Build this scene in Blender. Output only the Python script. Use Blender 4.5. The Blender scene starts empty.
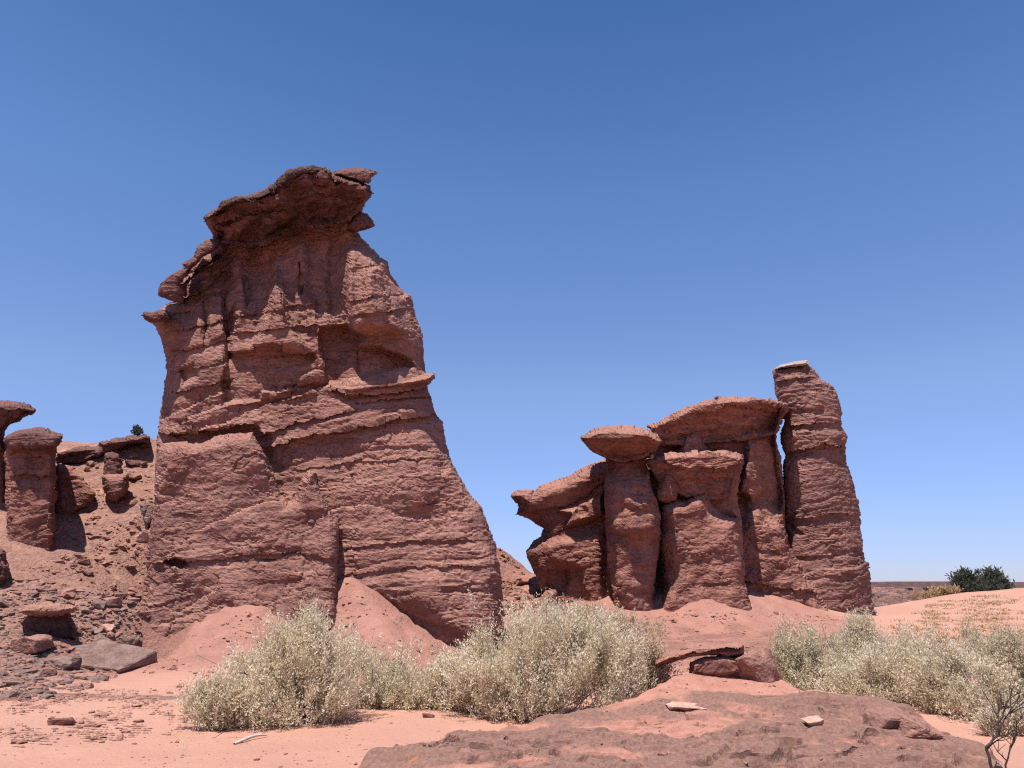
import bpy, bmesh, math, random
import numpy as np
from mathutils import Vector

scene = bpy.context.scene
COL = scene.collection
rng = np.random.default_rng(7)
random.seed(7)

# ------------------------------------------------------------------ camera, sky, sun, exposure
CAM_Z, F, TILT = 1.65, 740.0, math.radians(15.0)
cam_data = bpy.data.cameras.new('camera')
cam_data.sensor_fit = 'HORIZONTAL'
cam_data.sensor_width = 36.0
cam_data.lens = 36.0 * F / 1024.0
cam_data.clip_start = 0.1
cam_data.clip_end = 12000
cam = bpy.data.objects.new('camera', cam_data)
COL.objects.link(cam)
cam.location = (0, 0, CAM_Z)
cam.rotation_euler = (math.radians(90) + TILT, 0, 0)
scene.camera = cam

SUN = Vector((-0.18, -0.315, 0.93)).normalized()          # towards the sun
world = bpy.data.worlds.new('World')
scene.world = world
world.use_nodes = True
wn, wl = world.node_tree.nodes, world.node_tree.links
wn.clear()
sky = wn.new('ShaderNodeTexSky')
sky.sky_type = 'NISHITA'
sky.sun_disc = False
sky.sun_elevation = math.asin(SUN.z)
sky.sun_rotation = math.atan2(SUN.x, SUN.y)
sky.altitude = 1200
sky.air_density = 1.0
sky.dust_density = 0.3
sky.ozone_density = 1.0
bg = wn.new('ShaderNodeBackground')
bg.inputs['Strength'].default_value = 0.13
wo = wn.new('ShaderNodeOutputWorld')
# the clear dry air of the place: deeper blue overhead, less glare at the horizon
geo = wn.new('ShaderNodeTexCoord')
sep = wn.new('ShaderNodeSeparateXYZ')
wl.new(geo.outputs['Generated'], sep.inputs[0])
ramp = wn.new('ShaderNodeValToRGB')
els = ramp.color_ramp.elements
for p_, c_ in ((0.0, (0.52, 0.59, 0.97)), (0.03, (0.53, 0.60, 0.99)), (0.2385, (0.94, 0.96, 1.15)), (0.485, (0.81, 1.02, 1.28)), (0.667, (0.53, 0.81, 1.10))):
    e_ = els[0] if p_ == 0.0 else (els[len(els) - 1] if p_ == 0.667 else els.new(p_))
    e_.position = p_
    e_.color = (c_[0] / 1.3, c_[1] / 1.3, c_[2] / 1.3, 1)
wl.new(sep.outputs['Z'], ramp.inputs[0])
mul = wn.new('ShaderNodeMix')
mul.data_type = 'RGBA'
mul.blend_type = 'MULTIPLY'
mul.inputs[0].default_value = 1.0
wl.new(sky.outputs[0], mul.inputs[6])
wl.new(ramp.outputs[0], mul.inputs[7])
wl.new(mul.outputs[2], bg.inputs['Color'])
wl.new(bg.outputs[0], wo.inputs['Surface'])

sun_data = bpy.data.lights.new('sun', 'SUN')
sun_data.energy = 5.0
sun_data.angle = math.radians(0.5)
sun_data.color = (1.0, 0.96, 0.90)
sun = bpy.data.objects.new('sun', sun_data)
COL.objects.link(sun)
sun.rotation_euler = (-SUN).to_track_quat('-Z', 'Y').to_euler()
sun.location = (-10, -10, 40)

scene.view_settings.view_transform = 'Standard'
scene.view_settings.look = 'None'
scene.view_settings.gamma = 1.0
scene.view_settings.exposure = 0.5
scene.render.engine = 'CYCLES'
scene.cycles.max_bounces = 8
scene.cycles.diffuse_bounces = 4
scene.cycles.use_denoising = False
scene.cycles.filter_width = 1.2

# ------------------------------------------------------------------ maths helpers
CT, ST = math.cos(TILT), math.sin(TILT)


def P(px, py, Y):
    """point at depth Y (metres ahead) that lies on the sight line of a photo position"""
    px, py, Y = np.asarray(px, float), np.asarray(py, float), np.asarray(Y, float)
    dx = (px - 512.0) / F
    dy = (384.0 - py) / F
    fy = CT - dy * ST
    fz = ST + dy * CT
    return np.stack(np.broadcast_arrays(dx / fy * Y, Y, CAM_Z + fz / fy * Y), -1)


def _hash(ix, iy, iz, seed):
    h = (ix.astype(np.int64) * 374761393 + iy.astype(np.int64) * 668265263 + iz.astype(np.int64) * 2147483647 + seed * 974711) & 0xffffffff
    h = ((h ^ (h >> 13)) * 1274126177) & 0xffffffff
    h = ((h ^ (h >> 16)) * 2246822519) & 0xffffffff
    return (h ^ (h >> 15)) & 0xffffffff


_G = np.array([[1, 1, 0], [-1, 1, 0], [1, -1, 0], [-1, -1, 0], [1, 0, 1], [-1, 0, 1], [1, 0, -1], [-1, 0, -1],
               [0, 1, 1], [0, -1, 1], [0, 1, -1], [0, -1, -1], [1, 1, 0], [-1, 1, 0], [0, -1, 1], [0, -1, -1]], float)


def perlin(p, seed=0):
    i = np.floor(p).astype(np.int64)
    f = p - i
    u = f * f * f * (f * (f * 6 - 15) + 10)
    out = 0.0
    for dx in (0, 1):
        for dy in (0, 1):
            for dz in (0, 1):
                g = _G[_hash(i[:, 0] + dx, i[:, 1] + dy, i[:, 2] + dz, seed) % 16]
                d = g[:, 0] * (f[:, 0] - dx) + g[:, 1] * (f[:, 1] - dy) + g[:, 2] * (f[:, 2] - dz)
                w = (u[:, 0] if dx else 1 - u[:, 0]) * (u[:, 1] if dy else 1 - u[:, 1]) * (u[:, 2] if dz else 1 - u[:, 2])
                out = out + w * d
    return out


def fbm(p, octaves=4, seed=0, gain=0.5, ridged=False):
    a, s, tot = 1.0, 0.0, 0.0
    p = np.array(p, float)
    for k in range(octaves):
        n = perlin(p, seed + 17 * k)
        if ridged:
            n = 0.5 - np.abs(n) * 1.6
        s = s + a * n
        a *= gain
        p = p * 2.03 + 11.3
    return s


def worley(p, seed=0):
    """distance to the nearest and second nearest scattered point, and a random number of the nearest"""
    i = np.floor(p).astype(np.int64)
    f1 = np.full(len(p), 9.0)
    f2 = np.full(len(p), 9.0)
    idn = np.zeros(len(p))
    for dx in (-1, 0, 1):
        for dy in (-1, 0, 1):
            for dz in (-1, 0, 1):
                cx, cy, cz = i[:, 0] + dx, i[:, 1] + dy, i[:, 2] + dz
                h = _hash(cx, cy, cz, seed)
                q = (cx + (h & 1023) / 1023.0 - p[:, 0]) ** 2 + (cy + ((h >> 10) & 1023) / 1023.0 - p[:, 1]) ** 2 + (cz + ((h >> 20) & 1023) / 1023.0 - p[:, 2]) ** 2
                m = q < f1
                f2 = np.where(m, f1, np.minimum(f2, q))
                f1 = np.where(m, q, f1)
                idn = np.where(m, ((h * 2654435761) >> 7) % 1000 / 1000.0, idn)
    return np.sqrt(f1), np.sqrt(f2), idn


def sstep(a, b, x):
    t = np.clip((x - a) / (b - a), 0, 1)
    return t * t * (3 - 2 * t)


def inside_poly(x, y, poly):
    poly = np.asarray(poly, float)
    res = np.zeros(x.shape, bool)
    n = len(poly)
    for i in range(n):
        x0, y0 = poly[i]
        x1, y1 = poly[(i + 1) % n]
        if y0 == y1:
            continue
        c = ((y0 > y) != (y1 > y)) & (x < (x1 - x0) * (y - y0) / (y1 - y0) + x0)
        res ^= c
    return res


def poly_near(x, y, poly, closed=True):
    """distance to an outline and the nearest point of it"""
    poly = np.asarray(poly, float)
    best = np.full(x.shape, 1e18)
    bx, by = np.zeros(x.shape), np.zeros(x.shape)
    n = len(poly)
    for i in range(n if closed else n - 1):
        a, b = poly[i], poly[(i + 1) % n]
        d = b - a
        t = np.clip(((x - a[0]) * d[0] + (y - a[1]) * d[1]) / max(d @ d, 1e-9), 0, 1)
        qx, qy = a[0] + t * d[0], a[1] + t * d[1]
        q = (x - qx) ** 2 + (y - qy) ** 2
        m = q < best
        best = np.where(m, q, best)
        bx = np.where(m, qx, bx)
        by = np.where(m, qy, by)
    return np.sqrt(best), bx, by


# ---- relief pieces: each returns metres towards the viewer for positions on a rock face
def r_poly(poly, h, edge=4.0):
    def f(x, y):
        d, _, _ = poly_near(x, y, poly)
        s = np.where(inside_poly(x, y, poly), d, -d)
        return h * sstep(-edge * 0.3, edge, s)
    return f


def r_under(line, h, decay, lip=0.0, lipw=5.0, fade=14.0):
    """an overhang along a line: the face below it is set back by h and comes out again"""
    ln = np.asarray(line, float)

    def f(x, y):
        ly = np.interp(x, ln[:, 0], ln[:, 1]) + 2.2 * fbm(np.stack([x * 0.06, x * 0 + h * 31, x * 0], -1), 4, 77, 0.6)
        e = sstep(ln[0, 0] - fade, ln[0, 0] + 2, x) * (1 - sstep(ln[-1, 0] - 2, ln[-1, 0] + fade, x))
        d = y - ly
        below = np.where(d > 0, -h * np.exp(-(np.maximum(d, 0) / decay) ** 1.5), 0)
        above = np.where(d <= 0, lip * np.exp(np.minimum(d, 0) / lipw), 0)
        return e * (below + above)
    return f


def r_shelf(line, h, decay, fade=14.0):
    """a shelf along a line: the face above it is set back by h"""
    ln = np.asarray(line, float)

    def f(x, y):
        ly = np.interp(x, ln[:, 0], ln[:, 1]) + 2.0 * fbm(np.stack([x * 0.07, x * 0 + h * 31, x * 0], -1), 4, 78, 0.6)
        e = sstep(ln[0, 0] - fade, ln[0, 0] + 2, x) * (1 - sstep(ln[-1, 0] - 2, ln[-1, 0] + fade, x))
        d = ly - y
        return e * np.where(d > 0, -h * np.exp(-(np.maximum(d, 0) / decay) ** 1.5), 0)
    return f


def r_slant(line, depth, h):
    """an undercut face: from a line downwards it leans back by h over depth"""
    ln = np.asarray(line, float)

    def f(x, y):
        t = (y - np.interp(x, ln[:, 0], ln[:, 1])) / depth
        return -h * np.clip(t, 0, 1.2)
    return f


def r_noise(sx, sy, amp, seed, y0=None, y1=None):
    def f(x, y):
        n = fbm(np.stack([x * sx, y * sy, np.full(x.shape, 3.7)], -1), 2, seed, 0.35)
        if y0 is not None:
            n = n * sstep(y0 - 15, y0 + 5, y) * (1 - sstep(y1 - 20, y1 + 20, y))
        return amp * n
    return f


# ------------------------------------------------------------------ object helpers
def tag(o, label=None, cat=None, group=None, kind=None):
    if label: o['label'] = label
    if cat: o['category'] = cat
    if group: o['group'] = group
    if kind: o['kind'] = kind
    return o


def mesh_obj(name, verts, faces, mat, parent=None, origin=None, smooth=True):
    """one mesh object; verts in world metres"""
    v = np.asarray(verts, float)
    if parent is not None:
        origin = np.array(parent['_o'])
    if origin is None:
        origin = np.zeros(3)
    v = v - np.asarray(origin)
    me = bpy.data.meshes.new(name)
    me.vertices.add(len(v))
    me.vertices.foreach_set('co', v.ravel().astype(np.float32))
    fc = np.asarray(faces, np.int32)
    n, k = fc.shape
    me.loops.add(n * k)
    me.loops.foreach_set('vertex_index', fc.ravel())
    me.polygons.add(n)
    me.polygons.foreach_set('loop_start', np.arange(0, n * k, k, dtype=np.int32))
    me.polygons.foreach_set('use_smooth', np.full(n, smooth))
    me.update(calc_edges=True)
    me.validate()
    me.materials.append(mat)
    o = bpy.data.objects.new(name, me)
    COL.objects.link(o)
    if parent is not None:
        o.parent = parent
    else:
        o.location = tuple(origin)
    return o


def empty(name, loc, label, cat, group=None):
    o = bpy.data.objects.new(name, None)
    COL.objects.link(o)
    o.location = tuple(float(c) for c in loc)
    o['_o'] = [float(c) for c in loc]
    o.empty_display_size = 0.3
    return tag(o, label, cat, group)


def vattr(o, name, values):
    a = o.data.attributes.new(name, 'FLOAT', 'POINT')
    a.data.foreach_set('value', np.asarray(values, np.float32))


# ------------------------------------------------------------------ materials
class NT:
    def __init__(self, name):
        self.m = bpy.data.materials.new(name)
        self.m.use_nodes = True
        self.t = self.m.node_tree
        self.b = self.t.nodes['Principled BSDF']
        self.b.inputs['Roughness'].default_value = 0.92
        self.b.inputs['Specular IOR Level'].default_value = 0.15

    def n(self, typ, **kw):
        nd = self.t.nodes.new(typ)
        for k, v in kw.items():
            if k in nd.inputs:
                nd.inputs[k].default_value = v
            else:
                setattr(nd, k, v)
        return nd

    def l(self, a, b):
        self.t.links.new(a, b)

    def coord(self, scale=(1, 1, 1), rot=(0, 0, 0)):
        g = self.n('ShaderNodeNewGeometry')
        mp = self.n('ShaderNodeMapping')
        mp.inputs['Scale'].default_value = scale
        mp.inputs['Rotation'].default_value = rot
        self.l(g.outputs['Position'], mp.inputs['Vector'])
        return mp.outputs[0]

    def noise(self, vec, scale, detail=6, rough=0.55, dist=0.0):
        nd = self.n('ShaderNodeTexNoise', Scale=scale, Detail=detail, Roughness=rough, Distortion=dist)
        self.l(vec, nd.inputs['Vector'])
        return nd.outputs['Fac']

    def ramp(self, fac, *stops):
        r = self.n('ShaderNodeValToRGB')
        el = r.color_ramp.elements
        while len(el) < len(stops):
            el.new(0.5)
        for e, (p, c) in zip(el, stops):
            e.position = p
            e.color = (c, c, c, 1) if not hasattr(c, '__len__') else (*c, 1)
        self.l(fac, r.inputs[0])
        return r.outputs[0]

    def mix(self, fac, a, b, mode='MIX'):
        m = self.n('ShaderNodeMix', data_type='RGBA', blend_type=mode)
        for s, v in ((m.inputs[0], fac), (m.inputs[6], a), (m.inputs[7], b)):
            if hasattr(v, 'is_linked') or hasattr(v, 'links'):
                self.l(v, s)
            elif hasattr(v, '__len__'):
                s.default_value = (*v, 1)
            else:
                s.default_value = v
        return m.outputs[2]

    def math(self, op, a, b=0.0):
        m = self.n('ShaderNodeMath', operation=op)
        for s, v in zip(m.inputs, (a, b)):
            if hasattr(v, 'links'):
                self.l(v, s)
            else:
                s.default_value = v
        return m.outputs[0]

    def bump(self, h, dist, strength=1.0, prev=None):
        b = self.n('ShaderNodeBump', Strength=strength, Distance=dist)
        self.l(h, b.inputs['Height'])
        if prev is not None:
            self.l(prev, b.inputs['Normal'])
        return b.outputs[0]

    def attr(self, name):
        a = self.n('ShaderNodeAttribute', attribute_name=name)
        return a.outputs['Fac']

    def done(self, col, nrm=None):
        if hasattr(col, 'links'):
            self.l(col, self.b.inputs['Base Color'])
        else:
            self.b.inputs['Base Color'].default_value = (*col, 1)
        if nrm is not None:
            self.l(nrm, self.b.inputs['Normal'])
        return self.m


def rock_mat(name, light, dark, vein, s=1.0, bumpk=1.0, strata=5.0, dust=0.0):
    t = NT(name)
    c = t.coord()
    cs = t.coord((0.22, 0.22, 1.0), (0.0, math.radians(-6), 0.0))
    big = t.noise(c, 0.35 * s, 4, 0.6)
    band = t.noise(cs, strata * s, 5, 0.6, 0.4)
    grain = t.noise(c, 9 * s, 8, 0.7)
    speck = t.noise(c, 30 * s, 4, 0.7)
    f = t.math('ADD', t.math('MULTIPLY', big, 0.45), t.math('MULTIPLY', band, 0.55))
    col = t.mix(t.ramp(f, (0.43, 0.0), (0.57, 1.0)), dark, light)
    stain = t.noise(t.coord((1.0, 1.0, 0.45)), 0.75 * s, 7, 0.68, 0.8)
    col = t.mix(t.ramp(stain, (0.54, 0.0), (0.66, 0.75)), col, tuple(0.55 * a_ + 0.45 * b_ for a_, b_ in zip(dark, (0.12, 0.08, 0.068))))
    col = t.mix(t.ramp(grain, (0.36, 0.55), (0.52, 0.0)), col, vein)
    col = t.mix(t.ramp(speck, (0.60, 0.0), (0.78, 0.35)), col, tuple(min(1, k * 1.35) for k in light))
    if dust > 0:
        g = t.n('ShaderNodeNewGeometry')
        sx = t.n('ShaderNodeSeparateXYZ')
        t.l(g.outputs['Normal'], sx.inputs[0])
        up = t.ramp(sx.outputs['Z'], (0.45, 0.0), (0.85, dust))
        col = t.mix(up, col, (0.44, 0.225, 0.165))
    scar = t.noise(t.coord((1, 1, 1.6)), 1.1 * s, 6, 0.7, 0.4)
    col = t.mix(t.ramp(scar, (0.58, 0.0), (0.66, 0.55)), col, tuple(1.22 * k_ for k_ in light))
    vor = t.n('ShaderNodeTexVoronoi', Scale=5.5 * s)
    t.l(t.coord((1, 1, 1.7)), vor.inputs['Vector'])
    wob = t.n('ShaderNodeVectorMath', operation='ADD')
    wn_ = t.n('ShaderNodeTexNoise', Scale=6.0 * s, Detail=3.0)
    t.l(c, wn_.inputs['Vector'])
    ws_ = t.n('ShaderNodeVectorMath', operation='SCALE')
    t.l(wn_.outputs['Color'], ws_.inputs[0])
    ws_.inputs['Scale'].default_value = 0.22 / s
    t.l(t.coord((1, 1, 1.8), (0.12, -0.1, 0)), wob.inputs[0])
    t.l(ws_.outputs[0], wob.inputs[1])
    chips = []
    for sc_ in (4.2, 10.5):
        vv = t.n('ShaderNodeTexVoronoi', Scale=sc_ * s, feature='F1')
        t.l(wob.outputs[0], vv.inputs['Vector'])
        chips.append(vv.outputs['Distance'])
    area = t.ramp(t.noise(c, 0.8 * s, 4, 0.6), (0.38, 0.15), (0.62, 1.0))
    n = t.bump(t.noise(cs, strata * 2.2 * s, 6, 0.65), 0.05 * bumpk, 0.6)
    n = t.bump(t.noise(c, 3.0 * s, 8, 0.64), 0.10 * bumpk, 0.9, n)
    n = t.bump(t.math('MULTIPLY', chips[0], area), 0.09 * bumpk, 0.9, n)
    n = t.bump(t.math('MULTIPLY', chips[1], area), 0.035 * bumpk, 0.8, n)
    n = t.bump(t.ramp(t.noise(c, 13 * s, 8, 0.75), (0.28, 0.0), (0.44, 1.0)), 0.03 * bumpk, 0.5, n)
    return t.done(col, n)


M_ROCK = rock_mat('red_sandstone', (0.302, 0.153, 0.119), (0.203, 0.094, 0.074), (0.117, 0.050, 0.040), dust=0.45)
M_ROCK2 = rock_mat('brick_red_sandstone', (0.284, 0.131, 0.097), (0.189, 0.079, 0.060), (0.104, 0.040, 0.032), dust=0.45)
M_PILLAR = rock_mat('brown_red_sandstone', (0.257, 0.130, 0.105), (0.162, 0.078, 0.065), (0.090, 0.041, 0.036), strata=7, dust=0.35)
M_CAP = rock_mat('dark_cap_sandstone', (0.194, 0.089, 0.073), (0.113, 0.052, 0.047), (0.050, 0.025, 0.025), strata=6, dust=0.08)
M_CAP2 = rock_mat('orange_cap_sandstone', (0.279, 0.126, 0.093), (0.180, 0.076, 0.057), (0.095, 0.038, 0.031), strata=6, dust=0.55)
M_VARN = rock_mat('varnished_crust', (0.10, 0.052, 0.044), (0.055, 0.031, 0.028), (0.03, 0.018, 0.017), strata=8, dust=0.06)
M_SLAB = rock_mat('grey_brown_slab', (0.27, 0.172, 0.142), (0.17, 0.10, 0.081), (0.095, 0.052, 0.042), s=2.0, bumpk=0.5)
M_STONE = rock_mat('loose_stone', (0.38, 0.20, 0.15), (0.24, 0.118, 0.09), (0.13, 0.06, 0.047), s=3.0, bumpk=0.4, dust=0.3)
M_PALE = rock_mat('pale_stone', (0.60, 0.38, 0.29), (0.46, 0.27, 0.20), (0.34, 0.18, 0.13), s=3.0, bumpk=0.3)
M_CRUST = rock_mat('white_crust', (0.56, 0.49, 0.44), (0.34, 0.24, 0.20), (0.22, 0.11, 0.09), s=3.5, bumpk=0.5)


def ground_mat():
    t = NT('sand')
    c = t.coord()
    big = t.noise(c, 0.25, 5, 0.6)
    med = t.noise(c, 2.2, 6, 0.65)
    fine = t.noise(c, 45, 5, 0.7)
    col = t.mix(t.ramp(big, (0.35, 0.0), (0.65, 1.0)), (0.445, 0.232, 0.165), (0.51, 0.277, 0.200))
    col = t.mix(t.ramp(med, (0.42, 0.35), (0.60, 0.0)), col, (0.42, 0.21, 0.152))
    col = t.mix(t.ramp(fine, (0.40, 0.30), (0.56, 0.0)), col, (0.36, 0.18, 0.134))
    # stony ground
    g1 = t.noise(c, 7, 8, 0.75)
    vor = t.n('ShaderNodeTexVoronoi', Scale=11.0)
    t.l(c, vor.inputs['Vector'])
    grav = t.mix(t.ramp(g1, (0.38, 0.0), (0.62, 1.0)), (0.24, 0.128, 0.10), (0.45, 0.24, 0.18))
    grav = t.mix(0.30, grav, t.ramp(vor.outputs['Color'], (0.2, (0.18, 0.11, 0.095)), (0.55, (0.38, 0.20, 0.155)), (0.8, (0.54, 0.32, 0.25))))
    a = t.attr('stony')
    am = t.math('ADD', a, t.math('MULTIPLY', t.math('SUBTRACT', t.noise(c, 1.1, 8, 0.7), 0.5), 1.5))
    am = t.ramp(am, (0.38, 0.0), (0.66, 1.0))
    am2 = t.math('MULTIPLY', am, t.ramp(a, (0.02, 0.0), (0.2, 1.0)))
    col = t.mix(am2, col, grav)
    red = t.attr('red')
    col = t.mix(red, col, t.mix(t.ramp(med, (0.35, 0.0), (0.65, 1.0)), (0.30, 0.138, 0.105), (0.385, 0.185, 0.140)))
    n = t.bump(t.noise(c, 1.3, 6, 0.55), 0.10, 0.5)
    n = t.bump(t.noise(t.coord((1, 2.2, 1)), 14, 6, 0.65), 0.026, 0.8, n)
    hb = t.math('MULTIPLY', t.math('ADD', t.math('MULTIPLY', g1, 2.0), vor.outputs['Distance']), t.math('ADD', am2, t.math('MULTIPLY', red, 0.4)))
    n = t.bump(hb, 0.07, 0.8, n)
    n = t.bump(fine, 0.008, 0.7, n)
    return t.done(col, n)


M_GROUND = ground_mat()


def ledge_mat():
    t = NT('flaky_ledge_rock')
    c = t.coord()
    cl = t.coord((0.6, 1.1, 1.2), (0, 0, math.radians(10)))
    a = t.noise(cl, 1.3, 8, 0.68, 0.9)
    b = t.noise(c, 3.2, 8, 0.7)
    fine = t.noise(c, 30, 6, 0.7)
    sandy = t.mix(t.ramp(b, (0.35, 0.0), (0.65, 1.0)), (0.34, 0.155, 0.112), (0.46, 0.225, 0.165))
    dark = t.mix(t.ramp(fine, (0.35, 0.0), (0.65, 1.0)), (0.145, 0.078, 0.060), (0.265, 0.148, 0.112))
    v = t.math('ADD', t.math('MULTIPLY', t.attr('varnish'), 0.42), t.math('ADD', t.math('MULTIPLY', a, 0.7), t.math('MULTIPLY', b, 0.25)))
    col = t.mix(t.ramp(v, (0.585, 0.0), (0.70, 0.92)), sandy, dark)
    col = t.mix(t.ramp(fine, (0.36, 0.35), (0.5, 0.0)), col, (0.20, 0.10, 0.078))
    rust = t.noise(c, 1.9, 5, 0.6)
    col = t.mix(t.math('MULTIPLY', t.ramp(rust, (0.655, 0.0), (0.69, 0.8)), t.attr('rust')), col, (0.50, 0.16, 0.06))
    g = t.n('ShaderNodeNewGeometry')
    n = t.bump(t.noise(cl, 5.0, 8, 0.62, 0.5), 0.035, 0.7)
    n = t.bump(b, 0.04, 0.7, n)
    n = t.bump(fine, 0.010, 0.8, n)
    return t.done(col, n)


M_LEDGE = ledge_mat()


def leaf_mat(name, stops, trans=0.45):
    t = NT(name)
    a = t.attr('tint')
    col = t.ramp(a, *stops)
    t.l(col, t.b.inputs['Base Color'])
    t.b.inputs['Roughness'].default_value = 0.7
    tr = t.n('ShaderNodeBsdfTranslucent')
    t.l(col, tr.inputs['Color'])
    ms = t.n('ShaderNodeMixShader')
    ms.inputs[0].default_value = trans
    out = t.t.nodes['Material Output']
    t.l(t.b.outputs[0], ms.inputs[1])
    t.l(tr.outputs[0], ms.inputs[2])
    t.l(ms.outputs[0], out.inputs['Surface'])
    return t.m


M_LEAF = leaf_mat('silvery_leaf', ((0.0, (0.52, 0.44, 0.29)), (0.35, (0.68, 0.585, 0.41)), (0.75, (0.79, 0.69, 0.52)), (1.0, (0.86, 0.77, 0.61))))
M_LEAF_G = leaf_mat('grey_green_leaf', ((0.0, (0.44, 0.385, 0.24)), (0.4, (0.60, 0.525, 0.36)), (0.8, (0.73, 0.64, 0.47)), (1.0, (0.83, 0.73, 0.57))))
M_LEAF_DRY = leaf_mat('dry_straw_leaf', ((0.0, (0.42, 0.30, 0.19)), (0.5, (0.58, 0.45, 0.31)), (1.0, (0.74, 0.60, 0.44))))
M_LEAF_D = leaf_mat('dark_green_leaf', ((0.0, (0.05, 0.06, 0.042)), (0.6, (0.10, 0.11, 0.08)), (1.0, (0.17, 0.17, 0.13))))
M_GRASS = leaf_mat('yellow_grass', ((0.0, (0.30, 0.21, 0.11)), (0.6, (0.50, 0.36, 0.20)), (1.0, (0.60, 0.45, 0.29))))


def bark_mat(name, a, b):
    t = NT(name)
    c = t.coord()
    return t.done(t.mix(t.ramp(t.noise(c, 25, 5, 0.6), (0.35, 0.0), (0.65, 1.0)), a, b))


M_TWIG = bark_mat('grey_twig', (0.17, 0.125, 0.095), (0.33, 0.255, 0.20))
M_DEAD = bark_mat('dark_dead_wood', (0.035, 0.024, 0.02), (0.09, 0.06, 0.048))
M_DRIFT = bark_mat('bleached_wood', (0.42, 0.33, 0.27), (0.62, 0.54, 0.46))
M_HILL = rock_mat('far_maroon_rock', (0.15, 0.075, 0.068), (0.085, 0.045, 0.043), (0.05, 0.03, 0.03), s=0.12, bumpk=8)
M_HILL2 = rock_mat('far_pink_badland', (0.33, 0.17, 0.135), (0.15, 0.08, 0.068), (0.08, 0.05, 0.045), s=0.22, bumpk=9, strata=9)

# ------------------------------------------------------------------ ground
CTRL = []          # x, y, z


def cp(px, py, Y):
    p = P(px, py, Y)
    CTRL.append((float(p[0]), float(p[1]), float(p[2])))


for x in (-40, -25, -12, -6, 0, 6, 12, 25, 40):
    for y in (-14, -4, 3):
        CTRL.append((x, y, 0.0))
for px in (-150, 0, 120, 240, 340, 450, 600, 750, 900, 1020, 1150):
    for Y in (7.5, 9.5, 11.5):
        CTRL.append(((px - 512) / F * Y, Y, 0.02 if px > 100 else 0.04))
for a in ((0, 690, 12.8), (0, 680, 14), (0, 640, 17.3), (60, 642, 17.8), (100, 668, 17.0), (60, 680, 14.5), (130, 660, 18.2), (130, 600, 21.2),
          (0, 600, 20), (0, 545, 23.2), (52, 545, 24.3), (90, 530, 25.5), (100, 500, 27), (62, 462, 29.3), (145, 505, 26.5), (150, 440, 30.5),
          (100, 446, 30.3), (60, 450, 30.5), (20, 440, 31), (-60, 440, 31), (-160, 600, 20), (-160, 440, 31), (-160, 690, 13),
          # mound at the foot of the buttress
          (130, 693, 13.2), (139, 658, 20.6), (165, 645, 20.9), (200, 627, 21.1), (235, 610, 21.3), (258, 607, 21.4), (272, 617, 21.3), (288, 642, 20.8), (200, 665, 17.2), (255, 652, 17.8), (180, 690, 13.8),
          (285, 672, 17.0), (310, 660, 20.3), (330, 655, 20.5), (310, 640, 23.6), (250, 607, 24), (180, 640, 24),
          # mound in the recess
          (345, 578, 22.2), (380, 600, 22.3), (415, 630, 22.0), (450, 656, 21.4), (400, 655, 19.4), (350, 645, 19.2), (375, 630, 20.5), (380, 598, 24.5), (430, 630, 24.5), (480, 664, 21.0), (320, 685, 14.8),
          # slope behind the tower and the hill of the right group
          (498, 546, 35), (541, 593, 36), (500, 600, 30.5), (520, 622, 28), (515, 640, 24),
          (545, 634, 26.6), (575, 606, 28.2), (604, 592, 29.5), (612, 606, 27.2), (640, 613, 26.2), (662, 606, 27.0), (665, 586, 28.9), (661, 562, 31.0), (672, 597, 27.2), (700, 594, 26.9), (728, 603, 27.0), (700, 625, 25.4), (755, 611, 27.0), (748, 590, 29.0), (800, 602, 30), (835, 612, 31.2), (875, 617, 31.8),
          (560, 660, 20), (640, 660, 18.5), (700, 645, 20.5), (780, 640, 22), (860, 640, 23), (700, 680, 14), (820, 680, 14),
          # dune on the right
          (900, 655, 18.5), (1000, 655, 18), (892, 628, 27), (905, 616, 30), (930, 602, 34.5), (952, 594.5, 38), (1024, 590, 39), (1000, 615, 29), (1100, 588, 38), (1200, 600, 30), (1150, 640, 20), (1000, 680, 13.5)):
    cp(*a)
for x, y, z in ((-22, 42, 6), (-35, 45, 6), (-8, 46, 1.5), (0, 50, -0.5), (10, 50, -2), (20, 50, -2.5), (34, 55, -1.5), (-30, 60, 3), (0, 65, -4), (22, 60, -4.5),
                (-5, 30, 1.2), (-9, 30, 3.0), (-14, 34, 6.5), (15, 42, -0.8), (12, 38, 0.2), (3, 40, 0.5), (45, 42, 1.0), (48, 62, -3), (-48, 62, 3)):
    CTRL.append((x, y, z))
CTRL = np.array(CTRL)


def tps_fit(c, lam=0.02):
    n = len(c)
    r = np.hypot(c[:, None, 0] - c[None, :, 0], c[:, None, 1] - c[None, :, 1])
    K = np.where(r > 0, r * r * np.log(np.maximum(r, 1e-9)), 0) + lam * np.eye(n)
    Q = np.c_[np.ones(n), c[:, :2]]
    A = np.block([[K, Q], [Q.T, np.zeros((3, 3))]])
    return np.linalg.solve(A, np.r_[c[:, 2], np.zeros(3)])


def tps_eval(c, w, x, y):
    sh = x.shape
    x, y = x.ravel(), y.ravel()
    out = w[-3] + w[-2] * x + w[-1] * y
    for i in range(len(c)):
        r2 = (x - c[i, 0]) ** 2 + (y - c[i, 1]) ** 2
        out = out + w[i] * 0.5 * r2 * np.log(np.maximum(r2, 1e-18))
    return out.reshape(sh)


GW = tps_fit(CTRL)


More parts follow.
